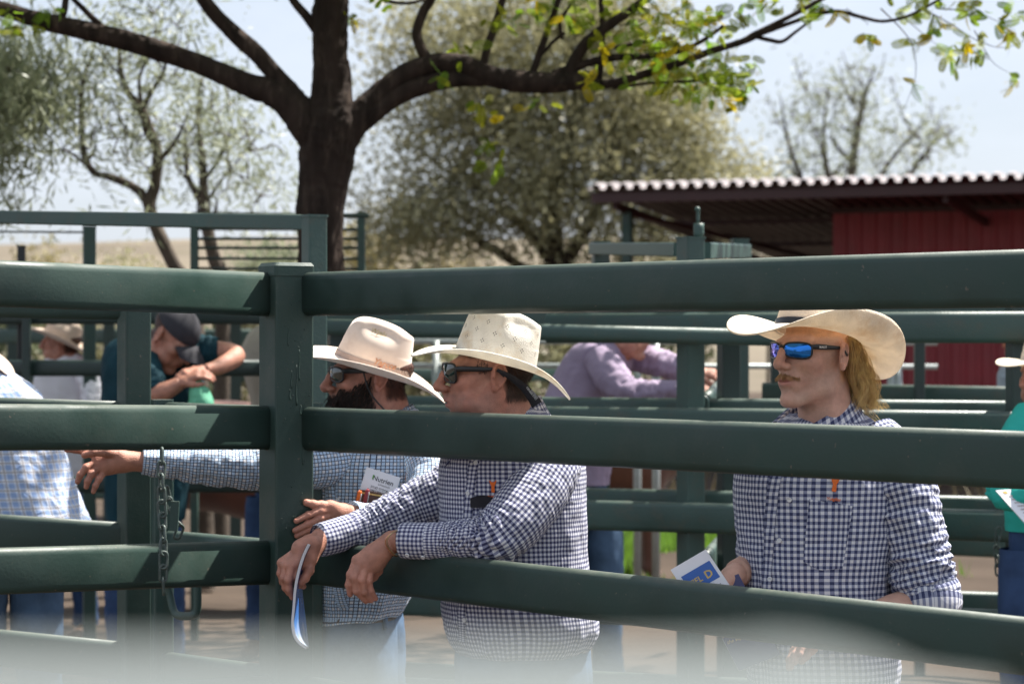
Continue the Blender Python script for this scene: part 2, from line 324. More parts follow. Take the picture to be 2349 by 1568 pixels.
M['print_white'] = pm('white_print', (0.75, 0.75, 0.75), 0.5, 0.02)
M['orange'] = pm('orange_embroidery', (0.78, 0.16, 0.025), 0.8, 0.12, 200, bump=0.2, bscale=500)
M['steelpin'] = pm('tarnished_pin_metal', (0.55, 0.42, 0.24), 0.35, 0.3, 80, metal=0.9)
M['copper'] = pm('copper_pin_metal', (0.72, 0.38, 0.22), 0.35, 0.2, 80, metal=0.9)
M['bandtrim'] = pm('taupe_hat_cord', (0.40, 0.30, 0.25), 0.8, 0.1, 60)
M['teal'] = pm('dark_teal_shirt', (0.008, 0.040, 0.055), 0.8, 0.2, 8, bump=0.3, bscale=22, spec=0.2)
M['purple'] = pm('mauve_shirt', (0.34, 0.27, 0.37), 0.8, 0.08, 6, bump=0.35, bscale=16, spec=0.2)
M['turq'] = pm('turquoise_shirt', (0.03, 0.40, 0.33), 0.8, 0.1, 6, bump=0.3, bscale=18, spec=0.2)
M['whitecloth'] = pm('white_shirt_cloth', (0.80, 0.78, 0.84), 0.85, 0.04, 8, bump=0.3, bscale=18, spec=0.15)
M['beige'] = pm('beige_shirt_cloth', (0.42, 0.37, 0.31), 0.85, 0.06, 8, bump=0.3, bscale=18, spec=0.15)
M['capcloth'] = pm('dark_grey_cap_cloth', (0.026, 0.025, 0.033), 0.8, 0.1, 40)
M['mint'] = pm('mint_plastic_bag', (0.18, 0.55, 0.36), 0.5, 0.1, 12, bump=0.4, bscale=20, trans=0.3)
M['hide'] = pm('red_brown_hide', (0.105, 0.035, 0.020), 0.6, 0.3, 4, bump=0.15, bscale=60, sheen=0.2)
def straw(name, col, dirtc):
    m = pm(name, col, 0.7, 0.10, 22, spec=0.3, dirt=(dirtc, 0.75, 13), trans=0.32)
    n = m.node_tree.nodes; l = m.node_tree.links; b = n['Principled BSDF']
    tc = n.new('ShaderNodeTexCoord'); ad = n.new('ShaderNodeTexVoronoi'); ad.inputs['Scale'].default_value = 330; l.new(tc.outputs['Object'], ad.inputs['Vector'])
    bp = n.new('ShaderNodeBump'); bp.inputs['Strength'].default_value = 0.5; bp.inputs['Distance'].default_value = 0.003
    l.new(ad.outputs[0], bp.inputs['Height']); l.new(bp.outputs['Normal'], b.inputs['Normal'])
    return m
M['straw'] = straw('woven_cream_straw', (0.88, 0.84, 0.75), (0.66, 0.47, 0.25))
M['straw3'] = straw('woven_pale_straw', (0.84, 0.75, 0.62), (0.62, 0.46, 0.28))
# ---------------------------------------------------------------- implicit surfaces (heads, hands, animals)
class Vol:
    def __init__(s, lo, hi, h):
        s.lo = np.asarray(lo, float); s.h = h; s.n = np.ceil((np.asarray(hi) - s.lo) / h).astype(int) + 1
        s.D = np.full(s.n, 0.06, np.float32)
    def _box(s, lo, hi):
        a = np.clip(np.floor((np.asarray(lo) - s.lo) / s.h).astype(int), 0, s.n); b = np.clip(np.ceil((np.asarray(hi) - s.lo) / s.h).astype(int) + 1, 0, s.n)
        if (b <= a).any(): return None, None
        sl = tuple(slice(i, j) for i, j in zip(a, b))
        ax = [(s.lo[i] + s.h * np.arange(a[i], b[i])).astype(np.float32) for i in range(3)]
        return sl, (ax[0][:, None, None], ax[1][None, :, None], ax[2][None, None, :])
    def _app(s, sl, d, k, sub):
        a = s.D[sl]
        if sub: d = -d; h = np.clip(0.5 - 0.5 * (d - a) / k, 0, 1) if False else np.clip(0.5 + 0.5 * (d - a) / k, 0, 1); s.D[sl] = a * (1 - h) + d * h + k * h * (1 - h)
        else: h = np.clip(0.5 + 0.5 * (d - a) / k, 0, 1); s.D[sl] = d * (1 - h) + a * h - k * h * (1 - h)
    def ell(s, c, r, k=0.01, sub=False, rot=None):
        c = np.asarray(c, float); r = np.asarray(r, float); e = (r.max() if rot is not None else r) + k + 0.025
        sl, g = s._box(c - e, c + e)
        if sl is None: return
        p = [g[i] - c[i] for i in range(3)]
        if rot is not None:
            q = np.asarray(rot).T; p = [q[i][0] * p[0] + q[i][1] * p[1] + q[i][2] * p[2] for i in range(3)]
        k0 = np.sqrt(sum((p[i] / r[i]) ** 2 for i in range(3))) + 1e-6; k1 = np.sqrt(sum((p[i] / r[i] ** 2) ** 2 for i in range(3))) + 1e-6
        s._app(sl, k0 * (k0 - 1) / k1, k, sub)
    def cap(s, a, b, ra, rb, k=0.01, sub=False):
        a = np.asarray(a, float); b = np.asarray(b, float); e = max(ra, rb) + k + 0.025
        sl, g = s._box(np.minimum(a, b) - e, np.maximum(a, b) + e)
        if sl is None: return
        ba = b - a; L = float(ba @ ba) + 1e-12; p = [g[i] - a[i] for i in range(3)]
        t = np.clip(sum(p[i] * ba[i] for i in range(3)) / L, 0, 1)
        s._app(sl, np.sqrt(sum((p[i] - t * ba[i]) ** 2 for i in range(3))) - (ra + (rb - ra) * t), k, sub)
    def mesh(s):
        D = s.D; ins = D < 0; c = np.zeros(tuple(x - 1 for x in D.shape), np.int8); cs = [(a, b, d) for a in (0, 1) for b in (0, 1) for d in (0, 1)]
        N = D.shape
        for a, b, d in cs: c += ins[a:N[0]-1+a, b:N[1]-1+b, d:N[2]-1+d]
        act = (c > 0) & (c < 8); idx = np.argwhere(act); vid = np.full(act.shape, -1, np.int64); vid[act] = np.arange(len(idx))
        acc = np.zeros((len(idx), 3)); cnt = np.zeros(len(idx))
        for i in range(8):
            for j in range(i + 1, 8):
                A, B = np.array(cs[i]), np.array(cs[j])
                if np.abs(A - B).sum() != 1: continue
                da = D[tuple((idx + A).T)]; db = D[tuple((idx + B).T)]; mk_ = (da < 0) != (db < 0)
                t = np.where(mk_, da / (da - db + 1e-12), 0); acc += mk_[:, None] * (A + t[:, None] * (B - A)); cnt += mk_
        V = s.lo + s.h * (idx + acc / cnt[:, None]); Q = []
        for ax in range(3):
            o1, o2 = [(1, 2), (2, 0), (0, 1)][ax]
            s1 = [slice(1, -1)] * 3; s2 = [slice(1, -1)] * 3; s1[ax] = slice(0, -1); s2[ax] = slice(1, None)
            I1 = ins[tuple(s1)]; ch = I1 != ins[tuple(s2)]; e = np.argwhere(ch)
            if not len(e): continue
            off = np.ones(3, int); off[ax] = 0; e = e + off; fl = I1[ch]
            def cell(d1, d2): q = e.copy(); q[:, o1] -= d1; q[:, o2] -= d2; return vid[tuple(q.T)]
            q = np.stack([cell(1, 1), cell(0, 1), cell(0, 0), cell(1, 0)], 1); q[~fl] = q[~fl][:, ::-1]; Q.append(q)
        return V, np.vstack(Q)
def Rx(a): c, s = math.cos(a), math.sin(a); return np.array([[1, 0, 0], [0, c, -s], [0, s, c]])
def Ry(a): c, s = math.cos(a), math.sin(a); return np.array([[c, 0, s], [0, 1, 0], [-s, 0, c]])
def Rz(a): c, s = math.cos(a), math.sin(a); return np.array([[c, -s, 0], [s, c, 0], [0, 0, 1]])
sst = lambda a, b, x: (lambda t: t * t * (3 - 2 * t))(np.clip((x - a) / (b - a), 0, 1))

def head_mesh(h=0.0026, jowl=0.0, slim=1.0, nose=1.0, chin=1.0, beard=False, hairc=(0.12, 0.08, 0.06), stub=0.0, neck_r=0.060, lipc=(0.86, 0.62, 0.66)):
    """head and neck; front is -Y, person's left +X, origin between the ears at eye height"""
    v = Vol((-0.115, -0.145, -0.26), (0.115, 0.135, 0.14), h)
    v.ell((0, 0.016, 0.036), (0.077, 0.100, 0.086), 0.02)
    v.ell((0, -0.030, -0.040), (0.060 * slim, 0.062, 0.083), 0.03)
    for s in (-1, 1):
        v.cap((s * 0.056 * slim, 0.008, -0.045), (s * 0.050 * slim, -0.012, -0.080), 0.018 + jowl, 0.019 + jowl, 0.02)
        v.cap((s * 0.050 * slim, -0.012, -0.082), (s * 0.014, -0.076, -0.112), 0.019 + jowl, 0.016 * chin, 0.02)
        v.ell((s * 0.045 * slim, -0.058, -0.020), (0.024, 0.026, 0.022), 0.02)
        v.cap((s * 0.012, -0.091, 0.027), (s * 0.050, -0.070, 0.026), 0.011, 0.012, 0.012)
        if jowl > 0: v.ell((s * 0.040, -0.048, -0.068), (0.028 + jowl, 0.036, 0.032), 0.02)
    v.ell((0, -0.062, 0.055), (0.058, 0.030, 0.035), 0.02)
    v.ell((0, -0.086, -0.108), (0.020 * chin, 0.015, 0.016), 0.012)
    v.ell((0, -0.082, -0.066), (0.030, 0.020, 0.030), 0.015)
    for s in (-1, 1): v.ell((s * 0.032, -0.106, 0.006), (0.020, 0.016, 0.013), 0.012, sub=True)
    v.cap((0, -0.091, 0.022), (0, -0.100 - 0.004 * nose, 0.000), 0.0085, 0.0105, 0.008)
    v.cap((0, -0.101, 0.002), (0, -0.112 - 0.006 * nose, -0.026), 0.0095, 0.0125 * nose, 0.007)
    for s in (-1, 1):
        v.ell((s * 0.0135 * nose, -0.104, -0.031), (0.0095, 0.012, 0.0085), 0.006)
        v.ell((s * 0.0075, -0.112, -0.041), (0.0042, 0.0065, 0.0050), 0.003, sub=True)
    v.cap((0, -0.104, -0.040), (0, -0.099, -0.056), 0.006, 0.007, 0.008)
    v.ell((0, -0.0968, -0.0595), (0.024, 0.0080, 0.0058), 0.006); v.ell((0, -0.0945, -0.0712), (0.020, 0.0085, 0.0064), 0.006)
    v.ell((0, -0.106, -0.0652), (0.027, 0.012, 0.0020), 0.002, sub=True)
    v.ell((0, -0.098, -0.086), (0.018, 0.008, 0.006), 0.01, sub=True)
    for s in (-1, 1):     # ears: shell, helix rim, hollow, lobe
        rt = Rz(s * 0.42) @ Rx(-0.18)
        v.ell((s * 0.0785, 0.014, -0.006), (0.0050, 0.019, 0.031), 0.004, rot=rt)
        hp = [(-0.013, -0.002), (-0.014, 0.018), (-0.004, 0.030), (0.009, 0.028), (0.017, 0.014), (0.017, -0.004), (0.009, -0.020), (-0.004, -0.031), (-0.011, -0.022)]
        pts = [np.array((s * 0.0785, 0.014, -0.006)) + rt @ np.array((s * 0.005, y, z)) for y, z in hp]
        for a, b in zip(pts[:-1], pts[1:]): v.cap(a, b, 0.0040, 0.0040, 0.002)
        v.ell(np.array((s * 0.0785, 0.014, -0.006)) + rt @ np.array((s * 0.007, 0.000, -0.001)), (0.0050, 0.008, 0.013), 0.003, sub=True, rot=rt)
        v.ell(np.array((s * 0.0785, 0.014, -0.006)) + rt @ np.array((s * 0.003, -0.006, -0.028)), (0.006, 0.007, 0.009), 0.004)
    v.cap((0, 0.020, -0.070), (0, 0.050, -0.30), neck_r, neck_r * 1.12, 0.025)
    v.ell((0, 0.062, -0.11), (0.045, 0.034, 0.075), 0.03)
    V, Q = v.mesh()
    k_ = sst(0.012, 0.055, V[:, 2]) * 0.25; V[:, 0] *= 1 - k_; V[:, 1] = 0.012 + (V[:, 1] - 0.012) * (1 - k_); V[:, 2] = np.where(V[:, 2] > 0.03, 0.03 + (V[:, 2] - 0.03) * 0.8, V[:, 2])
    x, y, z = V.T; c = np.ones((len(V), 3))
    nz = vn(V * 55)
    red = np.exp(-(((y + 0.115) / 0.02) ** 2 + ((z + 0.025) / 0.022) ** 2 + (x / 0.025) ** 2)) * 0.5 + (np.abs(x) > 0.071) * 0.35 + 0.3 * np.exp(-(((np.abs(x) - 0.045) / 0.022) ** 2 + ((z + 0.03) / 0.025) ** 2)) * (y < -0.03) + 0.35 * sst(-0.10, -0.16, z)
    c *= 1 + 0.05 * nz[:, None] + 0.05 * vn(V * 170)[:, None]; c[:, 1:] *= 1 + 0.10 * vn(V * 28 + 9)[:, None]; c *= 1 - red[:, None] * np.array((0.04, 0.28, 0.30))
    lip = np.exp(-((z + 0.0655) / 0.011) ** 4 - (x / 0.024) ** 4) * (y < -0.090); c = c * (1 - lip[:, None]) + np.asarray(lipc) * lip[:, None]
    if stub:
        st = sst(-0.035, -0.055, z) * (1 - lip) * sst(0.02, -0.01, y) * sst(-0.19, -0.14, z) * stub * (0.75 + 0.25 * vn(V * 160)); c *= 1 - st[:, None] * np.array((0.40, 0.32, 0.25))
    hair = np.clip(sst(0.030, 0.045, z) + sst(0.020, 0.040, y) * sst(-0.075, -0.055, z), 0, 1) * sst(-0.055, -0.045, y + 0.3 * z * 0) * (np.abs(x) < 0.0765)
    hair = np.clip(hair + sst(0.035, 0.05, z), 0, 1); c = c * (1 - hair[:, None]) + np.asarray(hairc) * hair[:, None]
    return V, Q, c
def place(V, origin, yaw, pitch=0.0, scale=1.0, roll=0.0):
    """yaw a: facing (-sin a, -cos a)"""
    return (np.asarray(V) * scale) @ (Rz(-yaw) @ Rx(pitch) @ Ry(roll)).T + np.asarray(origin)

def hand_mesh(wrist, elbow, fingers, palm, h=0.0021, rs=1.0):
    """fingers: list of joint polylines (world) from knuckle to tip, first is the thumb; palm: extra points joined to the wrist"""
    pts = np.vstack([np.asarray(wrist)[None], np.asarray(elbow)[None]] + [np.asarray(f) for f in fingers]); v = Vol(pts.min(0) - 0.035, pts.max(0) + 0.035, h)
    rads = [(0.0125, 0.0105, 0.0095), (0.0098, 0.0088, 0.0076), (0.0102, 0.0090, 0.0078), (0.0098, 0.0086, 0.0074), (0.0086, 0.0076, 0.0066)]
    W = np.asarray(wrist); v.cap(elbow, W, 0.031 * rs, 0.026 * rs, 0.01)
    for i, f in enumerate(fingers):
        f = [np.asarray(q) for q in f]
        k = f[0]; rr = 0.0165 if i == 0 else 0.0125
        v.cap(W * 0.75 + k * 0.25, k, 0.020 * rs if i == 0 else 0.0165 * rs, rr * rs, 0.016)
    for p in palm: v.ell(np.asarray(p[:3]), (p[3],) * 3, 0.014)
    for i, f in enumerate(fingers):
        f = [np.asarray(q) for q in f]; r = [q * rs for q in rads[i]]; r = [r[0] * 1.06] + r
        g = Vol(pts.min(0) - 0.035, pts.max(0) + 0.035, h)
        for a, b, ra, rb in zip(f[:-1], f[1:], r[:-1], r[1:]): g.cap(a, b, ra, rb, 0.0015)
        for q, ra in zip(f[1:-1], r[1:]): g.ell(q, (ra * 1.10,) * 3, 0.004)
        kk = 0.0035; A = v.D; d = g.D; hh = np.clip(0.5 + 0.5 * (d - A) / kk, 0, 1); v.D = d * (1 - hh) + A * hh - kk * hh * (1 - hh)
    V, Q = v.mesh(); c = np.ones((len(V), 3)) * (1 + 0.06 * vn(V * 60)[:, None])
    for i, f in enumerate(fingers):
        for j, q in enumerate(f):
            d = np.linalg.norm(V - np.asarray(q), axis=1); w = np.exp(-(d / 0.011) ** 2) * 0.28; c *= 1 - w[:, None] * np.array((0.05, 0.40, 0.40))
        t = np.asarray(f[-1]); dr = t - np.asarray(f[-2]); dr /= np.linalg.norm(dr) + 1e-9
        d = np.linalg.norm(V - (t + dr * 0.002), axis=1); w = np.exp(-(d / 0.006) ** 4) * 0.35; c = c * (1 - w[:, None]) + w[:, None] * np.array((1.35, 1.35, 1.40))
    return V, Q, c

# ---------------------------------------------------------------- hats
def hat_parts(a=0.082, b=0.102, bs=0.085, bf=0.105, curl=0.065, curlin=0.35, dip=0.012, ch=0.115, dent='cattle', taper=0.13, drop=0.0, dy=-0.012, dl=0.050, dd=0.020):
    """returns dict of (V,F) brim, crown, band in local frame; front -Y, z=0 at the crown base"""
    m, n = 96, 18; th = np.linspace(0, 2 * np.pi, m, endpoint=False); c, s = np.cos(th), np.sin(th)
    P = []
    for t in np.linspace(0, 1, n):
        wl_ = np.where(s < 0, bf, bf * 1.0); x = a * c + bs * t * c; y = b * s + wl_ * t * s
        up = np.abs(c) ** 2.0; z = up * (curl * t ** 2.4 - drop * t) - dip * (np.abs(s) ** 3) * t ** 1.4
        x = x - np.sign(c) * curlin * bs * up * t ** 2.2
        z = z + 0.0025 * np.sin(3 * th + 1.0) * t
        P.append(np.stack([x, y, z], 1))
    P = np.array(P); N = rings_normals(P); N *= np.sign(N[..., 2:3] + 1e-9)
    top = P + N * 0.0014; bot = P - N * 0.0014
    Rg = np.concatenate([top, bot[::-1]], 0); V = Rg.reshape(-1, 3); Fc = gridfaces(len(Rg), m)
    k = 40; Rr = []
    for t in np.linspace(0, 1, k):
        if t < 0.62:
            u = t / 0.62; sc = 1 - taper * u ** 1.3; z = ch * 0.78 * u
        else:
            u = (t - 0.62) / 0.38; sc = (1 - taper) * max(0.0, math.cos(u * math.pi / 2)) ** 0.62 + 0.001; z = ch * (0.78 + 0.22 * math.sin(u * math.pi / 2))
        x = a * c * sc; y = b * s * sc; zz = np.full(m, z)
        zz = zz + (y / b) * -0.004 * (t > 0.3) 
        topw = sst(0.45, 0.75, np.full(m, t))
        if dent == 'cattle':
            zz = zz - topw * 0.030 * np.exp(-(x / 0.020) ** 2) * sst(0.100, 0.060, np.abs(y + 0.01))
            g = np.exp(-((y - dy) / dl) ** 4 - ((z - ch * 0.80) / 0.024) ** 2); x = x - np.sign(x) * dd * g * np.clip(np.abs(x) / 0.04, 0, 1)
        else:
            e = (x / 0.040) ** 2 + ((y - 0.012) / 0.062) ** 2; zz = zz - topw * 0.026 * np.exp(-e ** 1.3)
            g = np.exp(-((y + 0.060) / 0.030) ** 2 - ((z - ch * 0.85) / 0.030) ** 2); x = x - np.sign(x) * 0.016 * g * np.clip(np.abs(x) / 0.03, 0, 1)
        Rr.append(np.stack([x, y, zz], 1))
    Rr = np.array(Rr); Vc = Rr.reshape(-1, 3); Fcr = gridfaces(k, m) + [tuple(range((k - 1) * m, k * m))]
    B = np.array([np.stack([(a + 0.0025) * (1 - taper * (z / ch / 0.86) ** 1.3 * 1.0) * c, (b + 0.0025) * (1 - taper * (z / ch / 0.86) ** 1.3) * s, np.full(m, z)], 1) for z in (0.001, 0.006, 0.012, 0.017)])
    return {'brim': (V, Fc), 'crown': (Vc, Fcr), 'band': (B.reshape(-1, 3), gridfaces(4, m)), 'crown_rings': Rr}
def hat(parent, origin, yaw, pitch, mat, bandmat, scale=1.0, roll=0.0, label=None, **kw):
    hp = hat_parts(**kw); pl = lambda V: place(V, origin, yaw, pitch, scale, roll)
    mb = MB(); mb.add(pl(hp['crown'][0]), hp['crown'][1]); mb.add(pl(hp['brim'][0]), hp['brim'][1])
    o = mb.build('hat', mat, parent)
    if label: o['label'] = label
    if bandmat: mk('hat_band', pl(hp['band'][0]), hp['band'][1], bandmat, o)
    return o, pl, hp

def glasses(parent, origin, yaw, pitch, scale, lensmat, wrap=6.0, lw=0.058, lh=0.040, sq=2.6, tl=0.095, roll=0.0, y0=-0.106):
    pl = lambda V: place(V, origin, yaw, pitch, scale, roll)
    cv = lambda x, z: np.stack([x, y0 + wrap * np.abs(x) ** 2.0 + 0.25 * np.abs(np.minimum(z, 0)) , z], -1)
    mb = MB(); lens = []
    for s in (-1, 1):
        t = np.linspace(0, 2 * np.pi, 40, endpoint=False); ct, st = np.cos(t), np.sin(t)
        ox = np.sign(ct) * np.abs(ct) ** (2 / sq) * lw / 2; oz = np.sign(st) * np.abs(st) ** (2 / sq) * lh / 2
        ox = ox * (1 + 0.10 * (oz / lh)); oz = oz - 0.10 * (ox * 1.0) * (oz < 0)
        X = s * 0.0365 + s * ox; Z = 0.006 + oz
        rim = cv(X, Z); 
        n = len(t); Rg = []
        for i in range(n):
            p = rim[i]; T = rim[(i + 1) % n] - rim[i - 1]; T /= np.linalg.norm(T); nn = np.array((0, -1.0, 0)); nn -= T * (nn @ T); nn /= np.linalg.norm(nn); b2 = np.cross(T, nn)
            Rg.append([p + 0.0026 * (math.cos(q) * nn + 1.0 * math.sin(q) * b2) for q in np.linspace(0, 2 * np.pi, 8, endpoint=False)])
        Rg = np.array(Rg); V = Rg.reshape(-1, 3); Fc = [(i * 8 + j, i * 8 + (j + 1) % 8, ((i + 1) % n) * 8 + (j + 1) % 8, ((i + 1) % n) * 8 + j) for i in range(n) for j in range(8)]
        mb.add(pl(V), Fc)
        k = 7; g = []; uv = []
        for r in np.linspace(0.02, 1, k): g.append(cv(s * 0.0365 + s * ox * r, 0.006 + oz * r) + np.array((0, -0.0005 - 0.003 * (1 - r * r), 0)))
        G = np.array(g); Fl = gridfaces(k, n) + [tuple(range(n))]
        uv = []
        for f in Fl:
            for i in f: q = G.reshape(-1, 3)[i]; uv.append(((q[0] / 0.14) + 0.5, q[2] / 0.05 + 0.5))
        lens.append((pl(G.reshape(-1, 3)), Fl, uv))
        x0 = 0.0365 + lw / 2
        c0 = [s * x0, y0 + wrap * x0 ** 2 - 0.001, 0.014]; 
        V, Fc = simple_tube([c0 + [0.0055], [s * (x0 + 0.006), c0[1] + 0.016, 0.0145, 0.0070], [s * 0.0770, -0.035, 0.013, 0.0062], [s * 0.0800, -0.010, 0.012, 0.0048], [s * 0.0800, 0.012, 0.010, 0.0036], [s * 0.0795, 0.030, -0.006, 0.003]], 24, 10, 0.30)
        mb.add(pl(V), Fc)
    V, Fc = simple_tube([[-0.0085, y0 + 0.0010, 0.014, 0.0035], [0, y0 - 0.001, 0.0165, 0.0040], [0.0085, y0 + 0.0010, 0.014, 0.0035]], 10, 8); mb.add(pl(V), Fc)
    o = mb.build('sunglasses', M['black'], parent)
    for V, Fc, uv in lens: mk('lens', V, Fc, lensmat, o, uv=uv)
    return o, pl

def text2d(s, size=0.01, align='LEFT', bold=0.0, shear=0.0, spacing=1.0):
    cu = bpy.data.curves.new('t', 'FONT'); cu.body = s; cu.size = size; cu.align_x = align; cu.offset = bold; cu.shear = shear; cu.space_character = spacing; cu.resolution_u = 2; cu.fill_mode = 'FRONT'
    ob = bpy.data.objects.new('t', cu); COL.objects.link(ob); dg = bpy.context.evaluated_depsgraph_get(); me = bpy.data.meshes.new_from_object(ob.evaluated_get(dg))
    V = np.array([v.co[:2] for v in me.vertices]); Fc = [tuple(p.vertices) for p in me.polygons]
    bpy.data.objects.remove(ob); bpy.data.curves.remove(cu); bpy.data.meshes.remove(me); return V, Fc
def on_plane(V2, o, ux, uy, off=0.0):
    o, ux, uy = (np.asarray(q, float) for q in (o, ux, uy)); n = np.cross(ux, uy); n /= np.linalg.norm(n)
    return o + V2[:, :1] * ux + V2[:, 1:] * uy + n * off

# ---------------------------------------------------------------- clothes
def torso_rings(rows, n=90, m=120, p=2.5):
    """rows: y, x_left, x_right, depth Y, half depth"""
    C = crom(rows, n); a = np.linspace(0, 2 * np.pi, m, endpoint=False) + np.pi / 2
    ca, sa = np.cos(a), np.sin(a); ex = np.sign(ca) * np.abs(ca) ** (2 / p); ey = np.sign(sa) * np.abs(sa) ** (2 / p)
    Rg = np.zeros((n, m, 3))
    for i, (y, xl, xr, Y, ry) in enumerate(C):
        c = at((xl + xr) / 2, y, Y); rx = (xr - xl) / 2 / F * Y
        Rg[i, :, 0] = c.x + rx * ex; Rg[i, :, 1] = c.y + ry * ey; Rg[i, :, 2] = c.z
    return Rg      # j=0 far side, m/4 viewer left, m/2 camera side, 3m/4 viewer right
def wrinkle(Rg, amp, sc, seed=0, stretch=(1, 1), ridged=True):
    N = rings_normals(Rg); ctr = Rg.mean(1, keepdims=True); N *= np.sign(((Rg - ctr) * N).sum(2, keepdims=True) + 1e-9)
    n, m = Rg.shape[:2]; ln = np.r_[0, np.cumsum(np.linalg.norm(np.diff(Rg.mean(1), axis=0), axis=1))]
    a = np.linspace(0, 2 * np.pi, m, endpoint=False); rad = np.linalg.norm(Rg - ctr, axis=2).mean()
    P = np.stack([np.cos(a)[None, :] * rad * sc * stretch[0] + 0 * ln[:, None], np.sin(a)[None, :] * rad * sc * stretch[0] + 0 * ln[:, None], ln[:, None] * sc * stretch[1] + 0 * a[None, :]], 2) + seed
    w = (ridge(P) + 0.5 * ridge(P * 2.1 + 7)) if ridged else vn(P) + 0.5 * vn(P * 2.1 + 5)
    A = amp if np.ndim(amp) == 0 else np.asarray(amp)[:, None]
    return Rg + N * (w * A)[..., None]
def gauss_amp(n, base, bumps):
    t = np.linspace(0, 1, n); a = np.full(n, base)
    for c, w, h in bumps: a = a + h * np.exp(-((t - c) / w) ** 2)
    return a
def sleeve(name, ctrl, mat, parent, bumps=(), base=0.0018, n=70, m=56, seed=1.0, flat=1.0, u0=0, v0=0, sc=30, ripple=()):
    Rg = tube_rings(pxp(ctrl), n, m, flat)
    Rg = wrinkle(Rg, gauss_amp(n, base, bumps), sc, seed, (1, 1.5))
    if ripple:
        ctr = Rg.mean(1, keepdims=True); t = np.linspace(0, 1, n); a = np.linspace(0, 2 * np.pi, m, endpoint=False)
        for c, w, h, fr, sk in ripple:
            NZ = vn(np.stack([np.cos(a)[None] * 1.3 + 0 * t[:, None], np.sin(a)[None] * 1.3 + 0 * t[:, None], t[:, None] * 5 + 0 * a[None]], 2) + seed * 3); N2 = vn(np.stack([np.cos(a)[None] * 1.1 + 0 * t[:, None], np.sin(a)[None] * 1.1 + 0 * t[:, None], t[:, None] * 3 + 0 * a[None]], 2) + seed * 7 + 5)
            ph = t[:, None] * fr * 2 * np.pi + sk * np.sin(a + seed)[None, :] + 5.0 * NZ
            Rg = ctr + (Rg - ctr) * (1 + (h * np.exp(-((t - c) / w) ** 2))[:, None] * np.clip(0.55 + 0.9 * N2, 0, 1.4) * (np.abs(np.sin(ph)) ** 0.6 - 0.5))[..., None]
    return rings_obj(name, Rg, mat, parent, u0=u0, v0=v0), Rg
def surf(Rg, i, j):
    n, m = Rg.shape[:2]; N = rings_normals(Rg); ctr = Rg.mean(1, keepdims=True); N *= np.sign(((Rg - ctr) * N).sum(2, keepdims=True) + 1e-9)
    i = np.clip(np.asarray(i, float), 0, n - 1.001); j = np.asarray(j, float) % m; i0 = i.astype(int); j0 = j.astype(int); fi = (i - i0)[:, None]; fj = (j - j0)[:, None]; j1 = (j0 + 1) % m
    g = lambda A: (A[i0, j0] * (1 - fi) * (1 - fj) + A[i0 + 1, j0] * fi * (1 - fj) + A[i0, j1] * (1 - fi) * fj + A[i0 + 1, j1] * fi * fj)
    nn = g(N); return g(Rg), nn / np.linalg.norm(nn, axis=1, keepdims=True)
def nearest_ij(Rg, px, py):
    """ring indices of the camera-facing surface point seen at a photo position"""
    X = CX + F * Rg[..., 0] / Rg[..., 1]; Yp = CY - F * (Rg[..., 2] - CZ) / Rg[..., 1]
    ctr = Rg[..., 1].mean(1, keepdims=True); d = (X - px) ** 2 + (Yp - py) ** 2 + 1e6 * (Rg[..., 1] > ctr); k = np.unravel_index(np.argmin(d), d.shape); return float(k[0]), float(k[1])
def decal(name, Rg, ij, V2, Fc, mat, parent, off=0.003, rot=0.0, thick=None):
    """maps a flat drawing (metres) on to the cloth surface"""
    n, m = Rg.shape[:2]; i0, j0 = ij; c, s = math.cos(rot), math.sin(rot); x = V2[:, 0] * c - V2[:, 1] * s; y = V2[:, 0] * s + V2[:, 1] * c
    ii = int(i0); jj = int(j0); dj = np.linalg.norm(Rg[ii, (jj + 2) % m] - Rg[ii, (jj - 2) % m]) / 4; di = np.linalg.norm(Rg[min(ii + 2, n - 1), jj] - Rg[max(ii - 2, 0), jj]) / (min(ii + 2, n - 1) - max(ii - 2, 0))
    P, N = surf(Rg, i0 - y / di, j0 + x / dj); V = P + N * off
    if thick: k = len(V); V = np.vstack([V, P - N * 0.001]); Fc = list(Fc) + [(a, b, b + k, a + k) for f in Fc for a, b in zip(f, f[1:] + f[:1])]
    uv = [(x[i % len(x)] + 0.3, -y[i % len(x)] + 0.3) for f in Fc for i in f]
    return mk(name, V, Fc, mat, parent, uv=uv)
def gridpatch(w, h, nx=10, ny=10, fn=None):
    X, Y = np.meshgrid(np.linspace(-w/2, w/2, nx), np.linspace(-h/2, h/2, ny)); V = np.stack([X.ravel(), Y.ravel()], 1)
    if fn is not None: V = fn(V)
    return V, [(i*nx+j, i*nx+j+1, (i+1)*nx+j+1, (i+1)*nx+j) for i in range(ny-1) for j in range(nx-1)]
def button(Rg, ij, parent, r=0.0055):
    P, N = surf(Rg, np.array([ij[0]]), np.array([ij[1]])); P, N = P[0], N[0]; x = np.cross(N, (0, 0, 1)); x /= np.linalg.norm(x); y = np.cross(N, x)
    a = np.linspace(0, 2*np.pi, 16, endpoint=False); ring = lambda rr, o: [P + N*o + rr*(math.cos(q)*x + math.sin(q)*y) for q in a]
    V = ring(r, 0.003) + ring(r, 0.0058) + ring(r*0.75, 0.0062) + ring(r*0.65, 0.0050); Fc = gridfaces(4, 16) + [tuple(range(48, 64))]
    return mk('button', V, Fc, M['button'], parent)
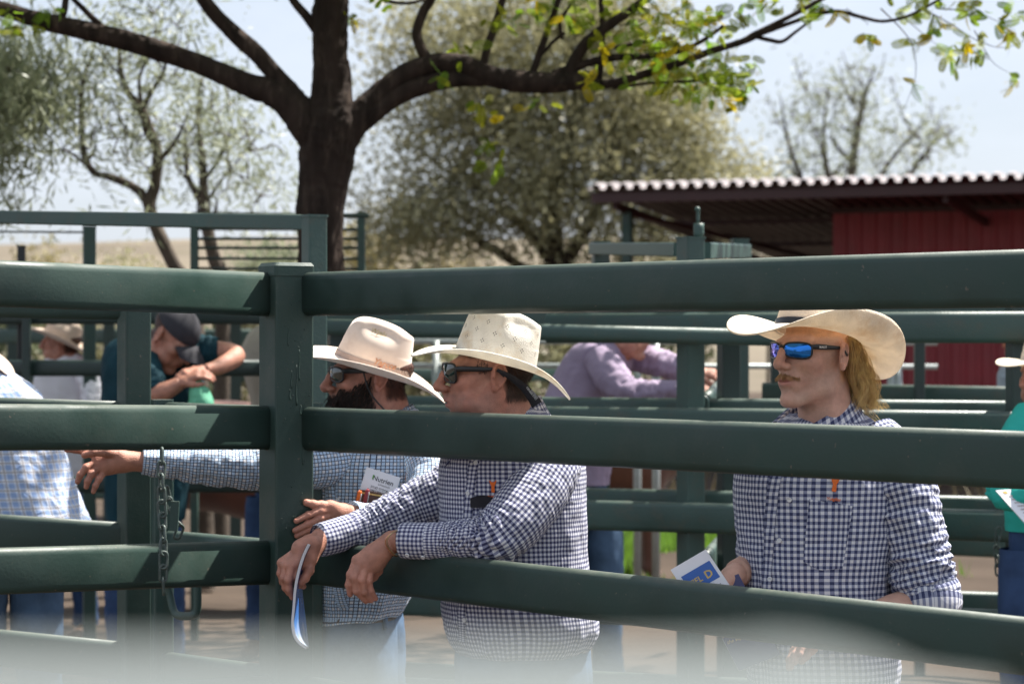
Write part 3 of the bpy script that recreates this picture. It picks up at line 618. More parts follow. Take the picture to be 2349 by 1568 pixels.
def collar(parent, origin, yaw, mat, r=(0.066, 0.072), h=0.042, point=0.035, tilt=0.25, gap=0.35, open_=0.03):
    """folded shirt collar round the neck; origin at the base of the neck"""
    n = 64; a = np.linspace(gap, 2*np.pi - gap, n) - np.pi/2; k = np.abs(np.linspace(-1, 1, n)); prof = []
    for t, ro, zo in ((0, 0.000, 0.0), (0.5, 0.002, 0.5), (1, 0.004, 1.0), (1.2, 0.009, 1.04), (1.5, 0.016, 0.70), (1.8, 0.026, 0.25), (2.0, 0.034, -0.05)):
        ex = (t > 1.2) * (k ** 6) * point * (t - 1.2) / 0.8; rr = ro + 0.35 * ex
        x = (r[0] + rr) * np.cos(a); y = (r[1] + rr) * np.sin(a) - (k ** 5) * open_ * (0.4 if t <= 1 else 1); z = zo * h * (1 + 0.15 * (1 - k)) - ex - 0.03 * k ** 3 + tilt * (y + 0.0)
        prof.append(np.stack([x, y, z], 1))
    G = np.array(prof); V = place(G.reshape(-1, 3), origin, yaw); U = np.linspace(0, 0.42, n); Vv = [0, 0.02, 0.04, 0.044, 0.06, 0.075, 0.085]
    return mk('collar', V, gridfaces(len(prof), n, False), mat, parent, uv=griduv(len(prof), n, U, Vv, False))
def legs(parent, hipL, hipR, mat, foot_dx=(0, 0), topY=None, waist=None, belt=None):
    """trousers: two leg tubes plus a hip section, boots; hip points are world coordinates"""
    mb = MB()
    for hp, dx in ((hipL, foot_dx[0]), (hipR, foot_dx[1])):
        x, y, z = hp; Rg = tube_rings([[x, y, z + 0.06, 0.080], [x, y, z - 0.05, 0.088], [x + dx*0.3, y - 0.02, z*0.72, 0.083], [x + dx*0.6, y - 0.02, z*0.52, 0.067], [x + dx*0.8, y + 0.01, z*0.30, 0.065], [x + dx, y + 0.02, 0.09, 0.062]], 50, 28, 1.0, (0, 1, 0))
        Rg = wrinkle(Rg, gauss_amp(50, 0.003, [(0.55, 0.1, 0.005), (0.95, 0.12, 0.007)]), 20, x * 7)
        mb.add(Rg.reshape(-1, 3), gridfaces(50, 28))
    if waist is not None: mb.add(waist.reshape(-1, 3), gridfaces(*waist.shape[:2]))
    o = mb.build('jeans', mat, parent)
    for hp, dx in ((hipL, foot_dx[0]), (hipR, foot_dx[1])):
        V, Fc = simple_tube([[hp[0]+dx, hp[1]+0.03, 0.16, 0.05], [hp[0]+dx, hp[1]+0.02, 0.08, 0.048], [hp[0]+dx-0.02, hp[1]-0.05, 0.045, 0.045], [hp[0]+dx-0.04, hp[1]-0.16, 0.035, 0.036], [hp[0]+dx-0.045, hp[1]-0.19, 0.03, 0.015]], 20, 16, 1.0, (0, 1, 0))
        V[:, 2] = np.maximum(V[:, 2], 0.004); mk('boot', V, Fc, M['boot'], parent)
    return o
# ================================================================ the setting
def ground():
    xs = np.r_[-1500, -500, -150, -60, -30, np.linspace(-14, 14, 90), 30, 60, 150, 500, 1500]; ys = np.r_[-60, -20, np.linspace(-5, 40, 140), 60, 100, 200, 500, 1500]
    X, Y = np.meshgrid(xs, ys); P = np.stack([X * 0.9, Y * 0.9, 0 * X], 2)
    Z = (0.018 * vn(P) + 0.012 * vn(P * 3.1 + 4)) * (np.abs(X) < 20) * (Y < 42) * (Y > -6) - 0.022
    o = mk('ground', np.stack([X, Y, Z], 2).reshape(-1, 3), gridfaces(len(ys), len(xs), False), M['dirt']); prop(o, 'bare trampled brown yard dirt under and behind the rails', 'ground', kind='structure')
    xs = np.linspace(-500, 500, 90); ys = np.r_[np.linspace(70, 300, 40), 400, 800]; X, Y = np.meshgrid(xs, ys)
    H = 15.0 * sst(75, 300, Y) * (0.92 + 0.10 * vn(np.stack([X / 90, Y / 90, 0 * X], 2)) - 0.12 * sst(-20, 120, X)) + 0.6 * vn(np.stack([X / 14, Y / 14, 0 * X], 2)) * sst(80, 140, Y) - 0.05
    o = mk('hill', np.stack([X, Y, H], 2).reshape(-1, 3), gridfaces(len(ys), len(xs), False), M['hill']); prop(o, 'low dry grass hill on the horizon behind the yards', 'hill', kind='structure')
ground()

def quads(C, A, B):
    """rhombic leaves: centres, half length vectors, half width vectors"""
    n = len(C); V = np.stack([C - A, C + B * 0.9 - A * 0.1, C + A, C - B * 0.9 - A * 0.1], 1).reshape(-1, 3); Fc = np.arange(4 * n).reshape(n, 4); return V, Fc
def rdir(n): d = rng.normal(size=(n, 3)); return d / np.linalg.norm(d, axis=1, keepdims=True)
def foliage(clus, per, sig, L, W, droop=0.0):
    n = len(clus) * per; C = np.repeat(clus, per, 0) + rng.normal(size=(n, 3)) * sig * np.repeat(rng.uniform(0.5, 1.5, (len(clus), 1)), per, 0); a = rdir(n); a[:, 2] -= droop; a /= np.linalg.norm(a, axis=1, keepdims=True)
    b = np.cross(a, rdir(n)); b /= np.linalg.norm(b, axis=1, keepdims=True); l = L * rng.uniform(0.5, 1.5, (n, 1)) / 2; w = W * rng.uniform(0.7, 1.2, (n, 1)) / 2
    return quads(C, a * l, b * w)
def in_ells(n, ells, Y, shell=0.0):
    """cluster centres in pixel ellipsoids (px,py,rx,ry,rdepth m)"""
    out = []; wts = np.array([e[2] * e[3] for e in ells], float); wts /= wts.sum()
    for e, k in zip(ells, rng.multinomial(n, wts)):
        d = rdir(k) * (rng.uniform(shell, 1, (k, 1)) ** (1 / 2.2)); c = np.array(at(e[0], e[1], Y)); s = Y / F
        out.append(c + d * np.array((e[2] * s, e[4], e[3] * s)))
    return np.vstack(out)
def woody(mb, rows, Y, n=None, m=12, rough=0.10, seed=0.0, jitterY=0.0, freq=14):
    """branch from photo rows (px,py,half width px[,dY])"""
    s = Y / F; C = []
    for q in rows:
        dy = q[3] if len(q) > 3 else 0; Yq = Y + dy; p = at(q[0], q[1], Yq); C.append([p.x, p.y, p.z, q[2] * Yq / F])
    n = n or max(10, len(rows) * 9); Rg = tube_rings(C, n, m); ctr = Rg.mean(1, keepdims=True)
    a = np.linspace(0, 2*np.pi, m, endpoint=False); ln = np.r_[0, np.cumsum(np.linalg.norm(np.diff(ctr[:, 0], axis=0), axis=1))]
    rad = np.array(C)[:, 3].mean()
    P = np.stack([np.cos(a)[None] * 2.2 + 0 * ln[:, None], np.sin(a)[None] * 2.2 + 0 * ln[:, None], ln[:, None] * freq * 0.35 + 0 * a[None]], 2) + seed
    P2 = np.stack([np.cos(a)[None] * 5 + 0 * ln[:, None], np.sin(a)[None] * 5 + 0 * ln[:, None], ln[:, None] * freq + 0 * a[None]], 2) + seed
    Rg = ctr + (Rg - ctr) * (1 + rough * vn(P) + rough * 0.8 * ridge(P2))[..., None]
    mb.add(Rg.reshape(-1, 3), gridfaces(n, m) + [tuple(range((n-1)*m, n*m))])
    return np.array(C)

# ---------------------------------------------------------------- shade tree
TY = 11.6
tree = thing('shade_tree', 'large dark-barked shade tree with spreading limbs behind the yard rails', 'tree', at(740, 0, TY) * 1.0); tree.location.z = 0
mb = MB(); woody(mb, [(742, 1575, 84), (738, 1300, 62), (736, 900, 54), (735, 600, 51), (735, 480, 51), (740, 420, 53), (752, 340, 61), (759, 290, 62), (760, 230, 47), (757, 150, 38), (757, 60, 39), (760, -60, 38), (752, -220, 33), (770, -420, 26), (740, -650, 18)], TY, n=170, m=34, rough=0.10, freq=24)
mb.build('trunk', M['bark'], tree)
limbs = [
 [(735, 330, 42), (705, 285, 43), (665, 240, 37), (620, 210, 32), (575, 198, 27), (450, 145, 23), (300, 97, 23), (200, 72, 22), (100, 50, 20), (40, 32, 18), (-40, 5, 16), (-160, -60, 13), (-300, -120, 9)],
 [(730, 300, 24), (690, 245, 25), (655, 200, 22), (625, 165, 20), (585, 120, 19), (550, 90, 19), (500, 40, 16), (468, 0, 15), (430, -60, 13), (380, -160, 10)],
 [(775, 330, 40), (820, 270, 34), (855, 232, 27), (895, 195, 23), (940, 165, 22), (1000, 145, 22), (1060, 150, 24), (1110, 170, 24), (1175, 185, 25), (1260, 190, 23), (1330, 185, 20), (1375, 195, 15)],
 [(800, 300, 28), (850, 262, 25), (910, 220, 22), (975, 195, 21), (1045, 182, 18), (1110, 185, 14)],
 [(1300, 185, 16), (1318, 140, 14), (1345, 100, 13), (1374, 75, 12), (1415, 45, 11), (1454, 20, 10), (1520, -40, 8), (1600, -150, 5)],
 [(1330, 195, 12), (1400, 192, 10), (1480, 170, 9), (1560, 145, 8.5), (1630, 118, 8), (1700, 97, 7.5), (1735, 80, 9), (1790, 50, 6), (1850, 18, 5.5), (1900, -10, 5), (2000, -70, 4)],
 [(1735, 80, 7), (1800, 58, 5), (1870, 34, 5), (1924, 27, 4.5), (1970, 38, 4.5), (2024, 49, 4), (2080, 38, 3.5), (2140, 8, 3.5), (2200, -30, 3)],
 [(1735, 85, 5), (1765, 92, 5), (1795, 95, 4.5), (1830, 70, 3.5), (1870, 42, 3), (1910, 20, 2.5)],
 [(1270, 175, 13), (1330, 150, 10), (1400, 133, 8), (1470, 130, 7), (1540, 122, 6), (1600, 100, 5), (1660, 60, 4)],
]
for k, rw in enumerate(limbs):
    mb = MB(); woody(mb, rw, TY, n=len(rw) * 11, m=22 if rw[0][2] > 20 else 12, rough=0.08, seed=k * 3.3, freq=22); mb.build('limb', M['bark'], tree)
side = [
 [(988, 150, 13), (965, 110, 12), (956, 75, 11), (970, 30, 11), (992, -10, 10), (1010, -80, 8)], [(1105, 170, 10), (1118, 110, 9), (1140, 45, 9), (1156, -10, 8), (1180, -90, 6)],
 [(1212, 205, 9), (1235, 130, 8), (1262, 55, 7), (1282, 0, 7), (1300, -60, 5)], [(1372, 200, 8), (1382, 110, 6), (1380, 20, 6), (1372, -50, 5)],
 [(130, 75, 9), (146, 30, 8), (152, -10, 7)], [(248, 78, 9), (205, 35, 7), (165, -5, 6)], [(738, 80, 14), (705, 40, 11), (672, 0, 9), (640, -60, 8)],
 [(1240, 128, 4), (1270, 95, 4), (1295, 75, 4)], [(1410, 110, 5), (1460, 100, 4), (1500, 92, 3)], [(1405, 203, 3.5), (1480, 192, 3.2), (1560, 188, 3), (1606, 184, 2.5)],
 [(1290, 90, 4), (1285, 50, 4), (1310, 10, 3)], [(880, 2, 4), (930, 8, 4), (975, 0, 3)],
 [(795, 265, 13), (798, 190, 10), (792, 140, 9)]]
for k, rw in enumerate(side):
    mb = MB(); woody(mb, rw, TY, n=len(rw) * 7, m=10, rough=0.10, seed=40 + k); mb.build('branch', M['bark'], tree)
twigs = []; tw = []
def twig(rows, w):
    P = crom([list(at(a, b, TY + (c if c else 0))) for a, b, c in rows], 26); twigs.append(P); tw.append(w); return P
tws = [twig([(2020, 20, 0), (2070, 70, 0), (2094, 110, 0), (2100, 175, 0), (2074, 250, 0)], .004), twig([(2100, 12, 0), (2180, 55, 0), (2235, 90, 0), (2300, 110, 0), (2360, 90, 0)], .004),
       twig([(2235, 70, 0), (2262, 120, 0), (2285, 150, 0), (2330, 175, 0)], .003), twig([(2150, 20, 0), (2240, 30, 0), (2330, 70, 0)], .004), twig([(2060, 30, 0), (2120, 80, 0), (2170, 120, 0)], .003),
       twig([(1310, 40, 0), (1380, 90, 0), (1420, 150, 0)], .003), twig([(1085, 190, 0), (1105, 250, 0), (1125, 310, 0), (1148, 372, 0)], .003), twig([(1480, 130, 0), (1545, 180, 0), (1620, 190, 0), (1690, 200, 0)], .004),
       twig([(1560, 120, 0), (1610, 140, 0), (1680, 175, 0)], .004), twig([(1420, 60, 0), (1500, 40, 0), (1580, 20, 0)], .004), twig([(1940, 20, 0), (1985, 50, 0), (1990, 60, 0)], .003)]
V, Fc = ribbons(twigs, tw); prop(mk('twigs', V, Fc, M['bark2'], tree), kind='stuff')
def pinnate(mb, base, d, L, npair, lw, tint):
    """one feathery leaf: midrib with paired leaflets"""
    d = d / np.linalg.norm(d); s = np.cross(d, rdir(1)[0]); s /= np.linalg.norm(s); nn = np.cross(d, s); t = np.linspace(0.12, 1, npair)[:, None]
    C = base + d * L * t + nn * (-(t ** 2) * L * 0.22); a = (d * 0.45 + s * 0.9); b = (d * 0.45 - s * 0.9); k = np.sqrt(np.sin(t * 2.6 + 0.35).clip(0.2)) * L * 0.150
    for q in (a, b):
        bb = np.cross(q, nn) / np.linalg.norm(np.cross(q, nn)) * lw * np.ones_like(k); B0_ = C - q * k * 0.05; V = np.stack([B0_ - bb * 0.7, B0_ + bb * 0.7, C + q * k * 1.5 + bb, C + q * k * 2.0, C + q * k * 1.5 - bb], 1).reshape(-1, 3); mb.add(V, np.arange(len(V)).reshape(-1, 5), tint)
mb = MB()
def leafbunch(px, py, n, spread, L=0.078, dy=0.25, yellow=0.15):
    for _ in range(max(2, int(n * 1.4))):
        p = np.array(at(px + rng.normal() * spread, py + rng.normal() * spread * 0.7, TY + rng.normal() * dy)); d = rdir(1)[0]; d[2] = -abs(d[2]) * 0.8 + 0.1
        y = rng.random() < yellow; t = np.array((2.4, 1.25, 0.5)) if y else np.array((1, 1, 1)) * rng.uniform(0.7, 1.5) * np.array((rng.uniform(0.8, 1.5), 1, 1)); Ls = L * rng.uniform(0.55, 0.95)
        stem_ = d * Ls * 0.8
        for q in range(rng.integers(1, 4)):      # a spray of feathery leaves from one stalk
            d2 = d + rng.normal(size=3) * 0.55; pinnate(mb, p + stem_ * rng.random(), d2, Ls * rng.uniform(0.9, 1.4), 10, 0.0029, t * rng.uniform(0.85, 1.15))
for px, py, n, sp in [(1300, 30, 9, 35), (1380, 45, 10, 40), (1460, 40, 12, 45), (1540, 60, 14, 45), (1600, 100, 12, 40), (1560, 150, 26, 42), (1640, 175, 28, 38), (1600, 60, 14, 45), (1480, 80, 14, 50), (1700, 190, 10, 25), (1520, 110, 9, 35), (1420, 120, 6, 30), (1680, 205, 8, 22), (1240, 40, 6, 30), (1350, 190, 4, 20), (1150, 30, 4, 25), (1640, 30, 6, 30), (1730, 15, 8, 30), (1060, 110, 5, 14), (1035, 175, 4, 14), (1105, 235, 3, 10), (1110, 255, 3, 8), (1130, 320, 3, 8), (1148, 368, 3, 10), (1240, 240, 3, 10), (1820, 10, 8, 25), (1900, 5, 6, 22), (1500, 195, 8, 25), (1480, 10, 10, 40), (1580, 200, 8, 25), (1380, 95, 5, 30),
                       (1985, 78, 4, 6), (2100, 100, 2, 6), (2160, 60, 5, 14), (2210, 110, 6, 14), (2280, 60, 7, 18), (2300, 30, 6, 18), (2240, 125, 4, 12), (2180, 125, 5, 14), (2340, 70, 4, 12), (2090, 185, 2, 8), (2330, 170, 3, 7), (2120, 15, 6, 20), (2220, 10, 6, 24), (2050, 15, 4, 18), (40, 70, 6, 16), (15, 40, 5, 16), (125, 12, 4, 12), (795, 35, 3, 8), (1700, 120, 4, 20)]:
    leafbunch(px, py, n, sp)
# the rest of the crown, above the frame
for _ in range(1500):
    a = rng.uniform(0, 2 * math.pi); r = math.sqrt(rng.random()) * 3.9; p = np.array((-0.9 + r * math.cos(a), TY + 0.9 + r * math.sin(a) * 0.92, 0)); p[2] = max(3.55, 1.95 + 0.15 * p[1]) + rng.random() * 1.5
    for _ in range(3): 
        d = rdir(1)[0]; pinnate(mb, p + rng.normal(size=3) * 0.14, d, 0.22, 6, 0.014, np.array((1, 1, 1)) * rng.uniform(0.7, 1.3))
prop(mb.build('crown', M['leaf_green'], tree, smooth=False, attr=True), kind='stuff')

# ---------------------------------------------------------------- trees behind
def bgtree(name, label, Y, stems, ells, ncl, per, sig, L, W, leafmat, barkmat, droop=0.0, twn=0, base=None, group='trees beyond the yards', sub=0):
    t = thing(name, label, 'tree', (0, 0, 0), group); p = at(base if base is not None else stems[0][0][0], 784, Y); t.location = (p.x, p.y, 0)
    SP = []; stems = list(stems)
    for rw in list(stems):      # side branches fanning up from the main stems
        Q = crom([list(q[:3]) for q in rw], 40)
        for _ in range(sub):
            i = rng.integers(12, 38); x0, y0, r0 = Q[i]; sg = rng.choice((-1, 1)); ln_ = rng.uniform(60, 150) * (0.6 + 0.4 * rng.random()); x1 = x0 + sg * ln_ * rng.uniform(0.25, 0.7); y1 = y0 - ln_
            stems.append([(x0, y0, max(1.2, r0 * 0.5)), ((x0 + x1) / 2 + sg * 8, (y0 + y1) / 2 + 8, max(1.0, r0 * 0.35)), (x1, y1, 0.7)])
    for k, rw in enumerate(stems):
        mb = MB(); C_ = woody(mb, rw, Y, n=len(rw) * 7, m=9, rough=0.12, seed=k * 2.1 + Y, freq=9); SP.append(crom(C_, len(rw) * 6)[len(rw) * (2 if k == 0 else 1):, :3]); mb.build('trunk' if k == 0 else 'branch', barkmat, t)
    C = in_ells(ncl, ells, Y)
    if twn:
        pl = []; ww = []; nodes = np.vstack(SP); dist0 = np.array([np.linalg.norm(nodes - c, axis=1).min() for c in C])      # twigs grow outwards from the limbs, cluster to cluster
        for i in np.argsort(dist0)[:twn]:
            e = C[i]; dd = np.linalg.norm((nodes - e) * np.array((1, 1, 0.8)), axis=1) + 0.4 * np.clip(nodes[:, 2] - e[2], 0, 9); st = nodes[np.argmin(dd)]; L_ = np.linalg.norm(e - st)
            if L_ > 0.10 * Y: continue
            pl.append(crom([st, (st + e) / 2 + rng.normal(size=3) * 0.08 * L_ + np.array((0, 0, 0.06 * L_)), e], 8)); ww.append(0.0075 * Y / 20 * (1.4 if dist0[i] < 0.6 else 0.8)); nodes = np.vstack([nodes, pl[-1][3:]])
        V, Fc = ribbons(pl, ww); prop(mk('twigs', V, Fc, barkmat, t), kind='stuff')
    V, Fc = foliage(C, per, sig, L, W, droop); prop(mk('crown', V, Fc, leafmat, t, smooth=False), kind='stuff'); return t
bgtree('olive_tree', 'big dense olive brown tree filling the middle behind the shade tree', 36,
       [[(1290, 1100, 30), (1285, 800, 28), (1275, 610, 26), (1262, 520, 24), (1275, 430, 18), (1300, 330, 13), (1330, 200, 8)], [(1270, 600, 16), (1200, 520, 12), (1130, 460, 9), (1050, 380, 6)], [(1290, 620, 16), (1370, 480, 12), (1395, 400, 9), (1450, 280, 6)], [(1240, 640, 12), (1080, 540, 9), (940, 470, 6)]],
       [(1080, 420, 260, 190, 1.5), (1330, 430, 300, 190, 1.5), (1560, 430, 200, 170, 1.2), (1250, 200, 330, 160, 1.5), (1500, 280, 220, 150, 1.2), (1050, 180, 220, 170, 1.2), (960, 520, 130, 100, 1.0), (1180, 40, 330, 110, 1.3), (1400, 60, 180, 100, 1.0), (1670, 480, 90, 110, .8)], 1400, 44, 0.25, 0.11, 0.050, M['leaf_olive'], M['bark'], twn=260, base=1285)
bgtree('slender_tree', 'slender twin-stemmed tree with thin grey foliage behind the left rails', 16,
       [[(470, 1350, 26), (450, 800, 22), (425, 650, 18), (395, 600, 16), (345, 485, 15), (357, 420, 13), (360, 350, 12), (345, 300, 11), (325, 255, 11), (290, 205, 8), (275, 150, 6), (272, 80, 4)], [(345, 485, 12), (330, 450, 10), (300, 425, 9.5), (250, 405, 8.5), (215, 395, 8), (192, 350, 8), (188, 280, 7), (186, 220, 6), (195, 170, 5), (215, 120, 3.5)], [(325, 252, 8), (345, 215, 6), (375, 165, 4.5), (385, 110, 3)], [(200, 380, 4), (150, 345, 3), (110, 350, 2)], [(325, 250, 5), (320, 180, 4), (345, 120, 3)]],
       [(340, 60, 110, 100, .6), (250, 120, 90, 90, .6), (400, 110, 70, 110, .6), (280, 260, 70, 90, .5), (200, 200, 70, 100, .5), (330, 370, 60, 70, .5), (140, 300, 50, 60, .4), (300, 320, 120, 100, .6)], 120, 22, 0.18, 0.09, 0.016, M['leaf_grey'], M['bark2'], 0.5, twn=110, base=470, sub=3)
bgtree('slender_tree', 'thin-leaved small tree close left of the shade tree trunk', 17.5,
       [[(500, 1300, 22), (510, 700, 16), (490, 590, 14), (475, 520, 13), (470, 480, 12), (467, 420, 10), (465, 370, 9), (458, 320, 7), (455, 260, 5), (460, 180, 3)], [(470, 480, 8), (445, 435, 7), (430, 400, 6), (426, 340, 5), (424, 290, 4)], [(470, 470, 4), (510, 410, 3), (570, 340, 2.4), (600, 300, 1.8)]],
       [(480, 260, 80, 110, .5), (530, 330, 90, 100, .5), (440, 350, 60, 100, .5), (590, 380, 60, 80, .4), (560, 450, 60, 60, .4), (640, 400, 50, 70, .4), (500, 200, 60, 80, .4)], 95, 22, 0.17, 0.09, 0.016, M['leaf_grey'], M['bark2'], 0.5, twn=90, base=500, sub=3)
bgtree('weeping_tree', 'drooping grey green foliage of the tree at the far left edge', 14,
       [[(-140, 1430, 60), (-150, 900, 50), (-160, 400, 44), (-120, 100, 36), (-60, -100, 22)], [(-140, 300, 26), (-60, 200, 16), (10, 160, 9), (60, 180, 5)]],
       [(20, 190, 70, 90, .6), (60, 240, 60, 70, .6), (20, 320, 50, 110, .5), (-60, 250, 100, 220, .8), (90, 160, 40, 50, .4), (10, 420, 26, 50, .3), (-10, 110, 70, 60, .5), (120, 210, 30, 40, .3)], 165, 40, 0.12, 0.10, 0.016, M['leaf_grey'], M['bark2'], 1.0, twn=60, base=-140)
bgtree('sparse_tree', 'sparse nearly bare grey tree standing behind the red shed', 46,
       [[(1960, 1000, 20), (1955, 620, 14), (1945, 480, 12), (1955, 380, 10), (1968, 290, 8), (1990, 200, 4), (2010, 150, 1.2)], [(1948, 470, 9), (1900, 400, 7), (1890, 300, 4), (1900, 200, 1.2)], [(1948, 500, 9), (2010, 420, 6), (2050, 360, 4), (2110, 290, 1.2)], [(1900, 560, 9), (1850, 440, 7), (1810, 330, 4), (1790, 220, 1.2)], [(2040, 560, 8), (2080, 420, 6), (2140, 330, 3), (2200, 290, 1)]],
       [(1830, 300, 90, 140, 1.2), (1930, 240, 100, 110, 1.2), (1990, 230, 70, 110, 1.0), (2080, 330, 100, 100, 1.2), (1960, 400, 160, 110, 1.5), (1790, 420, 80, 120, 1.0), (2150, 320, 60, 50, .8)], 230, 14, 0.24, 0.14, 0.045, M['leaf_grey'], M['bark2'], 0.2, twn=230, base=1960, sub=5)
bgtree('small_tree', 'small many-stemmed scrubby tree between the yard gate and the shed wall', 45,
       [[(1830, 1000, 12), (1828, 640, 10), (1815, 560, 8), (1795, 520, 6), (1770, 490, 4)], [(1828, 620, 8), (1850, 560, 6), (1865, 500, 4)], [(1826, 630, 7), (1835, 540, 5), (1820, 480, 3)]],
       [(1800, 500, 70, 50, 1.0), (1850, 520, 50, 50, 1.0), (1780, 560, 70, 50, 1.0)], 70, 16, 0.25, 0.16, 0.05, M['leaf_grey'], M['bark2'], 0.2, twn=80, base=1830, sub=3)
def bush(px, Y, wpx, top, bot, label, matl, n=60):
    t = thing('scrub_bush', label, 'bush', (0, 0, 0), 'scrub behind the yards'); p = at(px, 784, Y); t.location = (p.x, p.y, 0)
    C = in_ells(n, [(px, (top + bot) / 2, wpx / 2, (bot - top) / 2, wpx / 2 / F * Y), (px, 740, wpx / 2.4, 60, wpx / 2.4 / F * Y)], Y); V, Fc = foliage(C, 26, wpx * Y / F * 0.10, 0.10, 0.045, 0); prop(mk('foliage', V, Fc, matl, t, smooth=False), kind='stuff')
    mb = MB(); woody(mb, [(px, 784 + 1.65 * F / Y, 5), (px + 3, 780, 4), (px - 6, (top + bot) / 2 + 20, 2.5)], Y, n=14, m=7); mb.build('stem', M['bark2'], t)
bush(100, 38, 190, 545, 720, 'yellowish low bush at the far left under the hill', M['leaf_dry'], 90)
bush(300, 42, 150, 570, 720, 'olive bush right of the short black post at left', M['leaf_olive'], 70)
bush(620, 30, 210, 540, 720, 'bush showing just left of the shade tree trunk', M['leaf_grey'], 110)
bush(860, 40, 170, 470, 720, 'tall yellow green bush just right of the shade tree trunk', M['leaf_dry'], 130)
bush(1030, 46, 220, 560, 720, 'low dry bush below the olive tree', M['leaf_dry'], 90)
bush(1500, 44, 250, 520, 720, 'brown green bush behind the hinge post', M['leaf_olive'], 120)
bush(1760, 48, 120, 590, 720, 'distant dry bush left of the shed wall', M['leaf_dry'], 50)

for k, (px, Y, w, top) in enumerate([(-20, 24, 260, 742), (190, 26, 240, 750), (400, 23, 230, 738), (560, 27, 220, 746), (780, 25, 240, 752), (960, 24, 220, 740), (1150, 27, 260, 748), (1340, 25, 240, 744), (1560, 27, 200, 752)]):
    bush(px, Y, w, top, 980, ['squat olive bush low behind the far rails, first from the left edge', 'squat bush behind the boy in the white shirt', 'squat bush behind the man in the grey cap', 'squat bush behind the person in beige', 'squat bush behind the bearded man hat', 'squat bush between the two straw hat crowns and the far rail', 'squat bush low behind the leaning man hat', 'squat bush behind the man in mauve', 'squat bush low behind the hinge post'][k], M['leaf_olive'] if k % 2 else M['leaf_shade'], 90)
# ---------------------------------------------------------------- grass
def grasspatch(name, label, x0, x1, y0, y1, n, hgt, matl):
    X = rng.uniform(x0, x1, n); Y = rng.uniform(y0, y1, n); k = vn(np.stack([X * 1.4, Y * 1.4, 0 * X], 1)) > -0.15; X, Y = X[k], Y[k]; n = len(X)
    h = hgt * rng.uniform(0.4, 1.2, n); a = rng.uniform(0, 6.28, n); l = rng.normal(size=(n, 2)) * 0.35 * h[:, None]; w = 0.012
    V = np.stack([np.stack([X - w*np.cos(a), Y - w*np.sin(a), 0*X - .02], 1), np.stack([X + w*np.cos(a), Y + w*np.sin(a), 0*X - .02], 1), np.stack([X + l[:, 0], Y + l[:, 1], h], 1)], 1).reshape(-1, 3)
    prop(mk(name, V, np.arange(3 * n).reshape(n, 3), matl, smooth=False), label, 'grass', kind='stuff')
grasspatch('green_grass', 'bright green grass growing beyond the yard rails', -0.6, 3.2, 15.6, 21.5, 18000, 0.12, M['grass'])
grasspatch('dry_grass', 'dry straw-coloured grass beyond the sheds and yards', -14, 12, 24, 60, 9000, 0.35, M['drygrass'])

